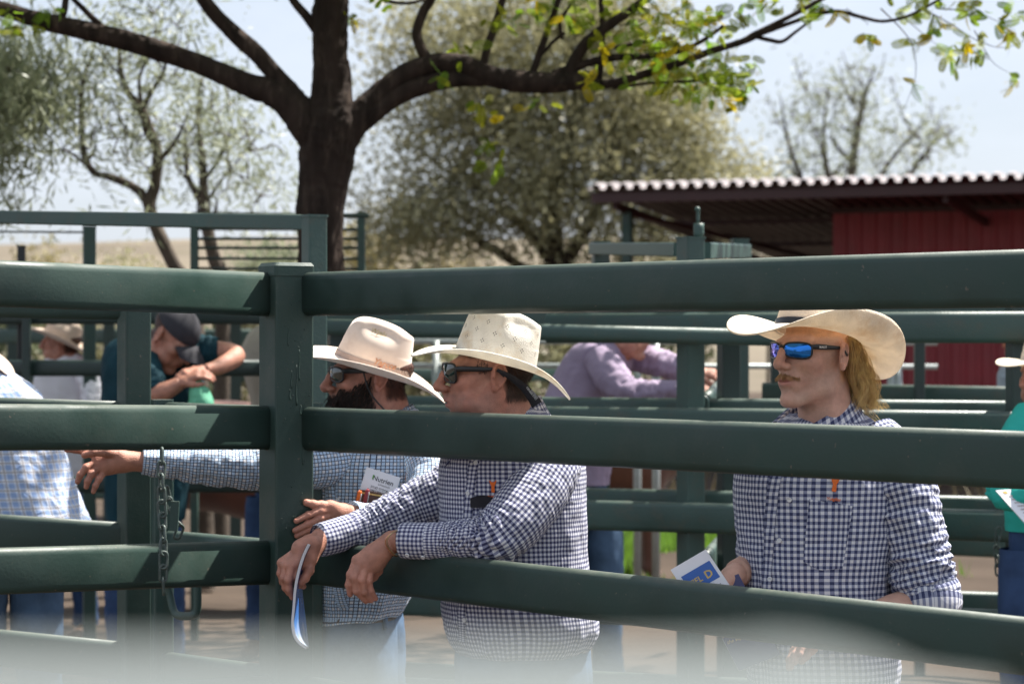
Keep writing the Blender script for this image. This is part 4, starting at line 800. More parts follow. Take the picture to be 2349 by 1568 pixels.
# ---------------------------------------------------------------- red shed
def shed():
    O = np.array((1.13, 30.0)); e = np.array((.923, -.385)); d = np.array((.385, .923)); s = thing('shed', 'maroon corrugated steel shed with open awning at the right', 'shed', (5, 31, 0))
    W3 = lambda a, b, z: np.array((O[0] + e[0]*a + d[0]*b, O[1] + e[1]*a + d[1]*b, z))
    zf = CZ + (784 - 449) / F * 30.0
    per = 0.172; n = 74
    # corrugated roof: trapezoid ribs, thin sheet
    prof = []
    for k in range(n): x = k * per; prof += [(x, 0), (x + per*0.35, 0), (x + per*0.48, 0.06), (x + per*0.88, 0.06)]
    prof.append((n*per, 0)); V = []; q = len(prof)
    for b, dz in ((-0.58, 0.040), (-0.42, 0.075), (10.0, -0.75)):
        for x, z in prof: V.append(W3(x, b, zf + dz + z))
    Fr = [(r*q+i, r*q+i+1, (r+1)*q+i+1, (r+1)*q+i) for r in (0, 1) for i in range(q-1)]
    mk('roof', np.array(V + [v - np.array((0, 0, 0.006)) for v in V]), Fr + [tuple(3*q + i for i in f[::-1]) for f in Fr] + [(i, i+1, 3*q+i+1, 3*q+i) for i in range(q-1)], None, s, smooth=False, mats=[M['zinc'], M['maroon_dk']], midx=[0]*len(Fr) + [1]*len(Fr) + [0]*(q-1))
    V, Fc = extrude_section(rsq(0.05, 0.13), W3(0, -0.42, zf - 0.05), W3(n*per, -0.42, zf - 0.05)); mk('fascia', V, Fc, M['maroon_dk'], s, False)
    for a in (0.25, 4.3, 8.3): 
        V, Fc = extrude_section(rsq(0.06, 0.10), W3(a, -0.3, zf - 0.14), W3(a, 9.8, zf - 0.92)); mk('rafter', V, Fc, M['maroon_dk'], s, False)
        if a > 1: continue
        p = W3(a + 0.02, 0.1, 0); V, Fc = vpost(p[0], p[1], 0, zf - 0.20, 0.12, R(-22)); mk('post', V, Fc, M['green'] if a < 1 else M['maroon_dk'], s, False)
    for b in (2.5, 5.0, 7.5): V, Fc = extrude_section(rsq(0.05, 0.07), W3(0, b, zf - 0.055 - 0.077*b + 0.02), W3(n*per, b, zf - 0.055 - 0.077*b + 0.02)); mk('purlin', V, Fc, M['maroon_dk'], s, False)
    V, Fc = extrude_section(rsq(0.07, 0.07), W3(0.3, 0.1, zf - 0.22), W3(2.3, 7.6, zf - 0.98)); mk('brace', V, Fc, M['maroon_dk'], s, False)
    pw = 0.19
    for k in range(44):       # wall sheets: every rib a proud panel
        a = 2.35 + k*pw; b = 2.0
        sec = [(0, 0), (pw*0.55, 0), (pw*0.66, -0.03), (pw*0.88, -0.03), (pw - 0.0005, 0)]
        V = [W3(a + x, b + y, 0.05) for x, y in sec] + [W3(a + x, b + y, 3.27) for x, y in sec]; mk('wall_panel', V, [(i, i+1, 6+i-0, 5+i) for i in range(4)], M['maroon'], s, False)
    V, Fc = extrude_section(rsq(0.05, 0.12), W3(2.3, 1.93, 3.3), W3(10.8, 1.93, 3.3)); mk('wall_trim', V, Fc, M['maroon_dk'], s, False)
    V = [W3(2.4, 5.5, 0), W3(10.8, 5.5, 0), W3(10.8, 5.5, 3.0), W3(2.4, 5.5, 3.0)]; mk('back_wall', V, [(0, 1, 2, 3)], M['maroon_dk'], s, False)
shed()

# ---------------------------------------------------------------- rails and posts
def railp(p0, p1, parent, h=0.115, t=0.042, mat='green', name='rail'):
    V, Fc = extrude_section(oval(h, t), p0, p1); o = mk(name, V, Fc, M[mat], parent)
    for p in list(o.data.polygons)[-2:]: p.use_smooth = False
    return o
def rpx(parent, x0, y0, Y0, x1, y1, Y1, h=0.115, t=0.042, mat='green', name='rail', square=False):
    """y: photo height of the top edge"""
    a = at(x0, y0, Y0); b = at(x1, y1, Y1); a.z -= h/2; b.z -= h/2
    if square: V, Fc = extrude_section(rsq(t, h, 0.005), a, b); return mk(name, V, Fc, M[mat], parent, False)
    return railp(a, b, parent, h, t, mat, name)
def postp(parent, px, Y, ztop, w, yaw=30, mat='green', name='post', capped=True, d=None):
    p = at(px, 784, Y); V, Fc = vpost(p.x, p.y, -0.05, ztop, w, R(yaw), d); o = mk(name, V, Fc, M[mat], parent, False)
    if capped: V, Fc = vpost(p.x, p.y, ztop, ztop + 0.008, w + 0.006, R(yaw), (d or w) + 0.006); mk('cap', V, Fc, M[mat], o, False)
    return o
sx = lambda x: F / (880 + 290 * (x - 718) / 1631.0)
# right panel with the big corner post
fr = thing('rail_fence', 'green steel rail fence running right from the big corner post, three men behind it', 'fence', (at(656.5, 784, 6.41).x, 6.41, 0))
pp = at(656.5, 784, 6.41)
po = postp(fr, 656.5, 6.41, 1.805, 0.110, 30, capped=False)
s0, s1 = rsq(0.115, 0.115, 0.008), rsq(0.103, 0.103, 0.008); m_ = len(s0)
V = [(pp.x + a, pp.y + b, 1.792) for a, b in rotz(s0, R(30))] + [(pp.x + a, pp.y + b, 1.818) for a, b in rotz(s0, R(30))] + [(pp.x + a, pp.y + b, 1.827) for a, b in rotz(s1, R(30))]
mk('cap', V, gridfaces(3, m_) + [tuple(range(2*m_, 3*m_)), tuple(range(m_-1, -1, -1))], M['green'], po, False)
for za, zb in ((1.745, 1.744), (1.393, 1.3875), (1.046, 1.021), (0.69, 0.665), (0.335, 0.31)):
    a = at(692, 784, 6.405); b = at(2720, 784, sx(2720)); a.z = za; b.z = zb; railp(a, b, fr)
postp(fr, 2740, sx(2740), 1.80, 0.10, 45)
# weld beads and paint runs on the corner post
mbw = MB()
fx = np.array((math.sin(R(30)), -math.cos(R(30)), 0)); ux = np.array((math.cos(R(30)), math.sin(R(30)), 0)); fc = np.array((pp.x, pp.y, 0)) + fx * 0.0552
for u, z0, z1, r in ((0.004, 1.56, 1.455, .0016), (-0.010, 1.545, 1.50, .0013), (0.012, 1.60, 1.52, .0012), (-0.020, 1.66, 1.61, .0012), (-0.014, 1.50, 1.47, .002), (0.016, 1.455, 1.43, .0018), (0.022, 1.37, 1.30, .0012)):
    P = [list(fc + ux * (u + 0.0012 * math.sin(7*t)) + np.array((0, 0, z0 + (z1 - z0)*t))) + [r * (0.7 + 0.8*t)] for t in np.linspace(0, 1, 7)]; V, Fc = simple_tube(P, 12, 8, 1.0, (1, 0, 0)); mbw.add(V, Fc)
for k in range(46):
    u = rng.uniform(-.042, .042); z = rng.uniform(0.95, 1.75); V, Fc = boxv(fc + ux*u + np.array((0, 0, z)), np.array((.0022, .0022, .0030)) * rng.uniform(.5, 1.2)); mbw.add(V, Fc)
prop(mbw.build('paint_runs', M['green'], po), kind='stuff')
# left panel
fl = thing('rail_fence', 'green steel rail fence panel running left from the big corner post, chain hanging from it', 'fence', (-1.2, 5.97, 0))
A0 = np.array((-0.634, 6.386)); B0 = np.array((-1.247, 5.945)); E0 = A0 + (B0 - A0) * 1.95
for za, zb in ((1.744, 1.762), (1.396, 1.413), (1.044, 1.063), (0.69, 0.71), (0.335, 0.355)):
    railp((A0[0], A0[1], za), (E0[0], E0[1], za + (zb - za) * 1.95), fl)
V, Fc = vpost(E0[0], E0[1], -0.05, 1.85, 0.10, R(34)); mk('post', V, Fc, M['green'], fl, False)
mbw = MB()
for za in (1.744, 1.396, 1.044, 0.69, 0.335):   # weld bead around each rail end
    sec = oval(0.119, 0.046); dirv = np.append(B0 - A0, 0); dirv /= np.linalg.norm(dirv); xx = np.cross(dirv, (0, 0, 1)); P = [list(np.array((A0[0], A0[1], za)) + xx*a + np.array((0, 0, b)) + dirv*0.004) + [0.004 * rng.uniform(.7, 1.2)] for a, b in sec]; P.append(P[0])
    V, Fc = simple_tube(P, 40, 6); mbw.add(V, Fc)
mbw.build('weld_bead', M['green'], fl)
# second fence behind at left with the gate post
fg = thing('rail_fence', 'green rail fence behind the left panel, ending at the gate post', 'fence', (at(307, 784, 7.2).x, 7.2, 0))
postp(fg, 307.5, 7.20, 1.80, 0.080, 30)
a = np.array((at(290, 784, 7.2).x, 7.20)); b = np.array((at(0, 784, 7.46).x, 7.46)); eb = a + (b - a) * 3
for zt in (1.80, 1.445, 1.088, 0.736, 0.38): railp((a[0], a[1], zt - .0575), (eb[0], eb[1], zt - .0375), fg)
V, Fc = vpost(eb[0], eb[1], -0.05, 1.85, 0.09, 0.3); mk('post', V, Fc, M['green'], fg, False)
gt = thing('yard_gate', 'green steel yard gate with latch handle behind the corner post', 'gate', (at(373, 784, 7.12).x, 7.12, 0))
a = at(372, 784, 7.12); b = at(716, 784, 6.74)
for zt in (1.446, 1.073, 0.719, 0.37): railp((a.x, a.y, zt - .045), (b.x, b.y, zt - .051), gt, 0.09, 0.04, 'green_old')
for p in (a, b): V, Fc = vpost(p.x, p.y, 0.22, 1.452, 0.058 if p is a else 0.05, R(20)); mk('upright', V, Fc, M['green_old'], gt, False)
V, Fc = simple_tube(pxp([(384, 1335, 6.98, .011), (390, 1365, 6.98, .011), (398, 1398, 6.97, .011), (410, 1411, 6.96, .012), (440, 1411, 6.95, .012), (451, 1400, 6.95, .012), (453, 1370, 6.95, .012), (452, 1330, 6.95, .012)]), 50, 12, 1.0, (0, 1, 0)); mk('latch_handle', V, Fc, M['green_old'], gt)
p = at(400, 1183, 6.98); V, Fc = boxv(p, (0.024, 0.012, 0.085), Ry(0.06)); mk('latch_bar', V, Fc, M['green_old'], gt, False)
def link_mesh():
    n, k = 28, 8; V = []
    for i in range(n):
        t = 2*math.pi*i/n; cx, sz = math.cos(t), math.sin(t); c = np.array((0.0095*cx, 0, 0.0095*sz + (0.0115 if sz > 0 else -0.0115))); dr = np.array((cx, 0, sz))
        for j in range(k): q = 2*math.pi*j/k; V.append(c + 0.0038*(math.cos(q)*dr + math.sin(q)*np.array((0, 1, 0))))
    return V, [(i*k + j, i*k + (j+1) % k, ((i+1) % n)*k + (j+1) % k, ((i+1) % n)*k + j) for i in range(n) for j in range(k)]
lm = bpy.data.meshes.new('link'); V, Fc = link_mesh(); lm.from_pydata(np.array(V).tolist(), [], Fc); lm.materials.append(M['chain']); lm.polygons.foreach_set('use_smooth', [True]*len(lm.polygons))
def chain(label, pts, name='chain', step=0.0325):
    P = crom([list(q) for q in pts], 200); ln = np.r_[0, np.cumsum(np.linalg.norm(np.diff(P, axis=0), axis=1))]; t = thing(name, label, 'chain', P[0], 'gate chains')
    k = 0; s = 0.0
    while s < ln[-1]:
        i = min(np.searchsorted(ln, s), 198); c = P[i]; T = P[i+1] - P[i]; T /= np.linalg.norm(T); o = bpy.data.objects.new('link', lm); COL.objects.link(o)
        q = Vector(-T).to_track_quat('Z', 'Y').to_matrix().to_4x4() @ Matrix.Rotation(R(20 if k % 2 else 105) + 0.2*math.sin(k*2.1), 4, 'Z'); o.matrix_world = Matrix.Translation(c) @ q; mw = o.matrix_world.copy(); o.parent = t; o.matrix_parent_inverse = Matrix.Translation(-Vector(t.location)); o.matrix_basis = mw; k += 1; s += step
chain('weathered steel chain hanging over the left fence panel beside the gate', [at(371, 1046, 6.13), at(370, 1100, 6.12), at(372, 1180, 6.12), at(375, 1260, 6.11), at(374, 1320, 6.11), at(376, 1368, 6.115)])
chain('loose chain loop behind the gate latch', [at(384, 1130, 6.99), at(392, 1165, 7.0), at(402, 1190, 7.02), at(414, 1205, 7.02), at(408, 1225, 7.02)])
chain('dark chain hanging from the far fence beside the woman in turquoise', [at(2290, 1222, 8.64), at(2286, 1260, 8.64), at(2289, 1310, 8.64)])
# overhead frame, upper left
ov = thing('overhead_frame', 'tall green gateway frame, its top bar crossing in front of the tree at left', 'gate frame', (at(721, 784, 8.0).x, 8.0, 0))
rpx(ov, -330, 478, 9.9, 712, 493, 8.02, 0.05, 0.05, 'green_old', 'top_bar', True); postp(ov, 721, 8.0, 2.028, 0.066, 30, 'green_old'); postp(ov, -335, 9.9, 2.18, 0.066, 30, 'green_old')
# panel with thin bars
pn = thing('barred_panel', 'green panel of thin horizontal bars around the tree trunk', 'fence panel', (at(640, 784, 14).x, 13.4, 0))
for px in (446, 829): postp(pn, px, 13.4, CZ + (784 - 490)/F*13.4, 0.043, 0, 'green_old')
rpx(pn, 425, 486, 13.4, 846, 489, 13.4, 0.028, 0.05, 'green_old', 'top_bar')
for k, y in enumerate((521, 543, 565, 588, 612, 636)): rpx(pn, 448, y + (k % 2), 13.4, 828, y + 2 - (k % 3), 13.4, 0.017, 0.017, 'green_dark', 'bar')
# fence far left
ff = thing('rail_fence', 'distant green rail fence in front of the boy in the white shirt', 'fence', (at(60, 784, 12.2).x, 12.2, 0))
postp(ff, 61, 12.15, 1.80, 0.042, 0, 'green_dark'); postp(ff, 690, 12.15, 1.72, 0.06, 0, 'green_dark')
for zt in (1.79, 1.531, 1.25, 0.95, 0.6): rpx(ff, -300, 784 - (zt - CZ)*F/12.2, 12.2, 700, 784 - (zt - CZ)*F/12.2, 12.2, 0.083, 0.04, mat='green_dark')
f2 = thing('rail_fence', 'green post with thin bar above the top rail at upper left', 'fence', (at(205, 784, 13).x, 13, 0))
postp(f2, 205, 13, CZ + (784 - 522)/F*13, 0.066, 15, 'green_old'); rpx(f2, -250, 527, 13.2, 205, 530, 13, 0.012, 0.02, 'green_dark', 'bar'); postp(f2, -255, 13.2, 2.2, 0.066, 15, 'green_old')
f3 = thing('short_post', 'short black post poking above the left top rail', 'post', (at(49, 784, 12.5).x, 12.5, 0)); postp(f3, 49, 12.5, CZ + (784 - 567)/F*12.5, 0.042, 10, 'black')
f4 = thing('rail_fence', 'far green rail fence across the background below the hill', 'fence', (-2, 19, 0))
for zt in (1.72, 1.42, 1.12, 0.82, 0.52): rpx(f4, -300, 784 - (zt - CZ)*F/18.6, 18.6, 1420, 784 - (zt - CZ)*F/19.6, 19.6, mat='green_old')
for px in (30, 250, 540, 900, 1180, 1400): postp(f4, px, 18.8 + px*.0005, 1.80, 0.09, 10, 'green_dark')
# middle fence behind the men
fm = thing('rail_fence', 'green rail fence behind the three men with tall hinge post', 'fence', (at(1587, 784, 9.18).x, 9.18, 0))
def fmpt(px):
    k = (px - CX)/F; t = (k*9.33 - .287) / (.549 + k*.21); return (.287 + .549*t, 9.33 - .21*t)
for i, zt in enumerate((1.73, 1.373, 1.017, 0.66, 0.30)):
    a = fmpt(1255 if i == 0 else 700); b = fmpt(2700); railp((a[0], a[1], zt - .0575), (b[0], b[1], zt - .0575), fm, mat='green_old')
rpx(fm, 690, 729, 9.2, 1900, 758, 8.90, 0.062, 0.04, 'green_old', 'sagging_rail')
q = fmpt(1587); V, Fc = vpost(q[0], q[1] + 0.062, -0.05, 2.01, 0.080, R(30)); hpz = mk('post', V, Fc, M['green_old'], fm, False)
V, Fc = vpost(q[0], q[1] + 0.062, 2.01, 2.017, 0.086, R(30)); mk('cap', V, Fc, M['green_old'], hpz, False)
V, Fc = simple_tube(pxp([(1603, 546, 9.25, .020), (1603, 512, 9.25, .020)]), 4, 14); mk('hinge_pipe', V, Fc, M['green_old'], hpz)
V, Fc = simple_tube(pxp([(1601, 512, 9.25, .007), (1601, 488, 9.25, .007), (1600, 480, 9.25, .011), (1600, 474, 9.25, .006)]), 10, 8); mk('hinge_pin', V, Fc, M['green_old'], hpz)
for px in (735, 2338, 2705): q = fmpt(px); V, Fc = vpost(q[0], q[1] + 0.055, -0.05, 1.55 if px == 735 else 1.75, 0.06, R(15)); mk('post', V, Fc, M['green_dark'], fm, False)
rpx(fm, 1612, 908, 9.3, 1655, 866, 10.7, mat='green_old', name='cross_rail'); rpx(fm, 1612, 1270, 9.3, 1652, 1226, 10.7, mat='green_old', name='cross_rail')
fp = thing('rail_fence', 'parallel green rail fence just behind the middle one', 'fence', (0.6, 9.6, 0))
for zt in (1.775, 1.404, 1.049, 0.695, 0.33):
    a = fmpt(690); b = fmpt(2700); railp((a[0], a[1] + .22, zt - .0575), (b[0], b[1] + .30, zt - .0575), fp, mat='green_old')
for px in (760, 1690, 2640): q = fmpt(px); V, Fc = vpost(q[0], q[1] + 0.34, -0.05, 1.70, 0.075, R(15)); mk('post', V, Fc, M['green_dark'], fp, False)
gf = thing('gate_frame', 'short green gate frame bars beside the tall hinge post', 'gate frame', (at(1390, 784, 11.5).x, 11.5, 0))
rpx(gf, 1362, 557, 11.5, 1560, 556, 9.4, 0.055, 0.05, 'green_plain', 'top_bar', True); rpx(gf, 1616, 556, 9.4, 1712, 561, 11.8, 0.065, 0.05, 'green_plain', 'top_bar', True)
postp(gf, 1378, 11.5, 2.085, 0.075, 10, 'green_old'); postp(gf, 1697, 11.8, 2.11, 0.075, 10, 'green_old')
fz = thing('rail_fence', 'far green rail fence in front of the red shed wall', 'fence', (at(2109, 784, 12).x, 12, 0))
for zt in (1.395, 1.04, 0.67, 0.31): rpx(fz, 1750, 784 - (zt + .02 - CZ)*F/12.4, 12.4, 2650, 784 - (zt - CZ)*F/11.7, 11.7, mat='green_old')
postp(fz, 2109, 12.0, 1.64, 0.05, 0, 'green_dark'); postp(fz, 2560, 11.7, 1.64, 0.05, 0, 'green_dark'); postp(fz, 1780, 12.4, 1.64, 0.05, 0, 'green_dark')
gp = thing('galvanised_panel', 'galvanised steel stock panel far behind the man in mauve', 'fence panel', (at(1480, 784, 15).x, 15, 0))
for px in (1462, 1505, 1000, 2060, 2045): V, Fc = simple_tube(pxp([(px, 784 + 1.62*F/15 + 4, 15, .025), (px, 781, 15, .025)]), 3, 10); mk('upright', V, Fc, M['galv'], gp)
for y in (783, 838, 1010, 1160): V, Fc = simple_tube(pxp([(820, y, 15, .017), (2150, y + 3, 15, .017)]), 3, 8); mk('bar', V, Fc, M['galv'], gp)
# pale gate right in front of the lens
ng = thing('near_gate', 'pale blurred top bar of the gate right in front of the camera', 'gate', (0.0, 0.39, 0))
V, Fc = simple_tube([[-0.4836, 0.4056, 1.5517999999999998, 0.018], [-0.234, 0.4017, 1.5517999999999998, 0.018], [-0.078, 0.3939, 1.5514, 0.018], [0.0234, 0.39, 1.5514, 0.018], [0.0452, 0.39, 1.5517999999999998, 0.018], [0.0593, 0.39, 1.5439999999999998, 0.018], [0.0671, 0.39, 1.5174999999999998, 0.018], [0.067, 0.39, 1.2, 0.018], [0.067, 0.39, 0.15, 0.018]], 120, 20, 1.0, (0, 1, 0)); mk('top_bar', V, Fc, M['near'], ng)
for z in (1.2, 0.85, 0.5, 0.18): V, Fc = simple_tube([[-0.484, 0.406, z, .015], [0.067, 0.39, z, .015]], 3, 12); mk('bar', V, Fc, M['near'], ng)
V, Fc = simple_tube([[-0.484, 0.406, 1.58, .026], [-0.484, 0.406, 0, .026]], 3, 14, 1.0, (0, 1, 0)); mk('upright', V, Fc, M['near'], ng)
# ================================================================ people
def person(label, x, y, group=None): return thing('person', label, 'person', (x, y, 0), group)
def core(mb, Rg, k=0.90, skip=0):
    ctr = Rg.mean(1, keepdims=True); G = (ctr + (Rg - ctr) * k)[skip::3, ::4]; n, m = G.shape[:2]; mb.add(G.reshape(-1, 3), gridfaces(n, m))
def generic_hand(wrist, d, up, size=1.0, curl=0.5):
    """relaxed hand: joints for hand_mesh"""
    w = np.asarray(wrist, float); d = np.asarray(d, float); d /= np.linalg.norm(d); up = np.asarray(up, float); s = np.cross(d, up); s /= np.linalg.norm(s); n = np.cross(s, d); fs = []
    fs.append([w + d*.035*size + s*.028*size, w + d*.062*size + s*.042*size - n*.012, w + d*.082*size + s*.046*size - n*.022, w + d*.098*size + s*.044*size - n*.03])
    for o, L in ((.024, .072), (.008, .080), (-.009, .074), (-.024, .058)):
        k = w + (d*.088 + s*o)*size; p = [k]; a = 0.25*curl
        for q in (.45, .32, .25): a += 0.55*curl; p.append(p[-1] + (d*math.cos(a) - n*math.sin(a))*L*q*size)
        fs.append(p)
    return fs
HC = {}
def head_cached(key, **kw):
    if key not in HC: HC[key] = head_mesh(**kw)
    return HC[key]
def hair_strands(parent, name, V, c, mask, origin, yaw, pitch, scale, mat, n, L, dirf, w=0.0007, seg=4, wob=0.002, roll=0.0, dn=0.12):
    idx = np.where(mask)[0]
    if not len(idx): return
    pl = []
    for i in rng.choice(idx, n):
        p = V[i] + rng.normal(size=3) * 0.0008; d = dirf(p); l = L * rng.uniform(0.6, 1.25); P = [p]
        for k in range(seg): d = d + rng.normal(size=3) * dn; d[2] -= dn; d /= np.linalg.norm(d); P.append(P[-1] + d * l / seg + rng.normal(size=3) * wob * 0.3)
        pl.append(np.array(P))
    V2, Fc = ribbons(pl, [w * rng.uniform(0.7, 1.3) for _ in pl]); o = prop(mk(name, place(V2, origin, yaw, pitch, scale, roll), Fc, mat, parent), kind='stuff'); return o
bull = np.array([(-.0095, .021), (-.0055, .0155), (0, .0135), (.0055, .0155), (.0095, .021), (.0105, .0165), (.0075, .007), (.0045, .002), (.0052, -.012), (.004, -.016), (-.004, -.016), (-.0052, -.012), (-.0045, .002), (-.0075, .007), (-.0105, .0165)])
def logo(Rg, parent, px, py, tx, ty, sc, rot):
    ij = nearest_ij(Rg, px, py); decal('logo', Rg, ij, bull * sc, [(0, 1, 13, 14), (1, 2, 12, 13), (2, 3, 7, 12), (3, 4, 5, 6), (3, 6, 7), (7, 8, 11, 12), (8, 9, 10, 11)], M['orange'], parent, 0.0035, rot)
    V2, Fc = text2d('Yulgilbar', 0.0095 * sc, 'CENTER', 0.0002); decal('logo_text', Rg, nearest_ij(Rg, tx, ty), V2, Fc, M['orange'], parent, 0.0035, rot)
def placket(Rg, parent, p0, p1, mat, w=0.030):
    i0, j0 = nearest_ij(Rg, *p0); i1, j1 = nearest_ij(Rg, *p1); n = 40; t = np.linspace(0, 1, n); ii = i0 + (i1 - i0)*t; jj = j0 + (j1 - j0)*t; m = Rg.shape[1]
    dj = np.linalg.norm(Rg[int((i0+i1)/2), (int(j0)+2) % m] - Rg[int((i0+i1)/2), (int(j0)-2) % m]) / 4; G = []
    for o, q in ((-.5, .0008), (-.49, .0032), (-.17, .0036), (.17, .0036), (.49, .0032), (.5, .0008)):
        P, N = surf(Rg, ii, jj + o*w/dj); G.append(P + N*q)
    G = np.array(G).transpose(1, 0, 2); L = np.linalg.norm(np.diff(G[:, 0], axis=0), axis=1).sum()
    return mk('placket', G.reshape(-1, 3), gridfaces(n, 6, False), mat, parent, uv=griduv(n, 6, [.0, .001, .009, .019, .028, .03], np.linspace(0, L, n), False))
def cuffband(name, ctrl, mat, parent, n=14, m=44, flat=1.0, u0=0.003):
    Rg = tube_rings(pxp(ctrl), n, m, flat); ctr = Rg.mean(1, keepdims=True); Rg2 = ctr + (Rg - ctr) * np.array([1.0]*(n-2) + [0.99, 0.93])[:, None, None]
    inner = (ctr + (Rg - ctr) * 0.93)[::-1]; A = np.concatenate([Rg2, inner[:6]], 0); return rings_obj(name, A, mat, parent, u0=u0), Rg
def hipwaist(rows): return torso_rings(rows, 30, 60)
def belt(Rg, i, parent, mat):
    ctr = Rg[i:i+3].mean(1, keepdims=True); G = ctr + (Rg[i:i+3] - ctr) * 1.02; return rings_obj('belt', G, mat, parent)

# ---- bearded man in the felt hat
P1o, P1y, P1s = np.array(at(850, 860, 6.83)), R(80), 1.08
p1 = person('bearded man in pale felt hat and fine blue check shirt pointing left', at(850, 0, 6.87).x, 6.87)
hv, hq, hc = head_mesh(hairc=(0.20, 0.15, 0.13), stub=0.9, nose=1.12)
mb = MB(); mb.add(place(hv, P1o, P1y, 0.04, P1s), hq, hc)
T1 = torso_rings([(932, 838, 938, 6.86, .065), (958, 800, 972, 6.86, .10), (1000, 745, 990, 6.86, .14), (1060, 712, 1006, 6.86, .168), (1150, 706, 1003, 6.87, .18), (1290, 705, 970, 6.88, .18), (1355, 708, 942, 6.88, .178), (1395, 716, 925, 6.88, .172), (1412, 720, 912, 6.88, .17)], 100, 130)
T1 = wrinkle(T1, gauss_amp(100, 0.0035, [(0.75, 0.15, 0.005)]), 9, 3.0, (1.0, 0.6)); T1 = wrinkle(T1, 0.0024, 24, 8.0)
X = CX + F * T1[-1, :, 0] / T1[-1, :, 1]
T1[-8:, :, 2] += (np.linspace(0, 1, 8)[:, None] * (0.030 * sst(840, 925, X) - 0.012 * sst(820, 730, X))[None]); T1[-6:, :, 0] += np.linspace(0, 1, 6)[:, None] * 0.018 * sst(860, 915, X)[None]
core(mb, T1, 0.9, 6); mb.add(*simple_tube(pxp([(850, 1050, 6.83, .04), (700, 1066, 6.70, .04), (500, 1068, 6.62, .034), (320, 1058, 6.58, .026)]), 20, 12)); mb.add(*simple_tube(pxp([(940, 1050, 6.78, .04), (970, 1140, 6.65, .038), (920, 1194, 6.56, .034), (800, 1180, 6.45, .026)]), 20, 12))
f = lambda L: [np.array(at(*q)) for q in L]
fing = [f([(757, 1160, 6.40), (737, 1159, 6.385), (719, 1156, 6.372), (703, 1152, 6.368)]), f([(764, 1167, 6.405), (735, 1171, 6.378), (707, 1180, 6.362), (680, 1194, 6.352)]), f([(762, 1179, 6.408), (735, 1188, 6.380), (706, 1201, 6.363), (677, 1216, 6.352)]), f([(759, 1189, 6.414), (733, 1201, 6.388), (707, 1214, 6.370), (681, 1228, 6.358)]), f([(757, 1198, 6.42), (737, 1211, 6.40), (717, 1224, 6.385), (697, 1236, 6.372)])]
for q in (hand_mesh(at(790, 1178, 6.44), at(850, 1192, 6.50), fing, [list(at(775, 1178, 6.415)) + [.016]]),
          hand_mesh(at(306, 1058, 6.575), at(400, 1063, 6.6), [f([(272, 1044, 6.55), (243, 1037, 6.53), (214, 1037, 6.52), (194, 1043, 6.52)]), f([(224, 1047, 6.56), (196, 1036, 6.555), (172, 1031, 6.55), (153, 1031, 6.55)]), f([(222, 1060, 6.555), (198, 1072, 6.54), (184, 1089, 6.535), (178, 1104, 6.535)]), f([(229, 1070, 6.55), (210, 1087, 6.535), (201, 1103, 6.53), (198, 1116, 6.53)]), f([(242, 1079, 6.55), (227, 1098, 6.535), (219, 1114, 6.53), (214, 1127, 6.53)])], [list(at(252, 1062, 6.555)) + [.026], list(at(280, 1058, 6.56)) + [.025]])): mb.add(*q)
mb.build('body', M['skin'], p1, attr=True)
sh1 = rings_obj('shirt', T1, M['graph'], p1)
_, S = sleeve('sleeve', [(830, 1050, 6.80, .060), (740, 1064, 6.72, .066), (640, 1072, 6.66, .060), (560, 1073, 6.63, .053), (470, 1068, 6.61, .047), (390, 1062, 6.595, .040), (327, 1057, 6.58, .036)], M['graph'], sh1, [(0.6, 0.35, 0.004)], ripple=[(0.62, 0.2, 0.10, 9, 2.0)], seed=2.0)
sleeve('sleeve', [(960, 1030, 6.74, .050), (985, 1090, 6.70, .062), (970, 1160, 6.62, .058), (925, 1195, 6.56, .052), (860, 1192, 6.50, .042), (805, 1181, 6.45, .037)], M['graph'], sh1, [(0.5, 0.2, 0.004)], seed=5.0)
collar(sh1, at(878, 978, 6.85), P1y, M['graph'], (0.068, 0.076), 0.040, 0.04, 0.20, 0.45)
placket(T1, sh1, (770, 1000), (790, 1395), M['graph'])
for b in ((775, 1060), (777, 1146), (782, 1232), (786, 1315)): button(T1, nearest_ij(T1, *b), sh1)
V2, Fc = gridpatch(.12, .13, 12, 12); decal('pocket', T1, nearest_ij(T1, 880, 1180), V2, Fc, M['graph'], sh1, 0.0035, 0.05)
wj = hipwaist([(1398, 724, 908, 6.88, .165), (1440, 722, 912, 6.88, .168), (1520, 716, 914, 6.88, .172), (1640, 716, 914, 6.88, .17), (1700, 722, 905, 6.88, .15)])
jx = at(815, 0, 6.88).x; j1 = legs(p1, (jx - .085, 6.86, .80), (jx + .05, 6.92, .80), M['jeans'], (-.03, .03), waist=wj); belt(wj, 1, j1, M['leather'])
for u in (0.30, 0.62): 
    P, N = surf(wj, np.linspace(1, 6, 6), np.full(6, 60*u)); V, Fc = simple_tube([list(a + b*0.006) + [0.008] for a, b in zip(P, N)], 8, 6, 1.0, (0, 1, 0)); mk('belt_loop', V, Fc, M['jeans'], j1)
h1, pl1, hp1 = hat(p1, at(854, 838, 6.83), P1y, R(-17), M['felt'], M['bandtrim'], 1.0, a=0.086, b=0.108, bs=0.100, bf=0.118, curl=0.046, drop=0.034, curlin=0.22, dip=0.038, ch=0.130, dent='cattle', taper=0.16, roll=R(7), label='pale pink beige felt cowboy hat with thin cord band')
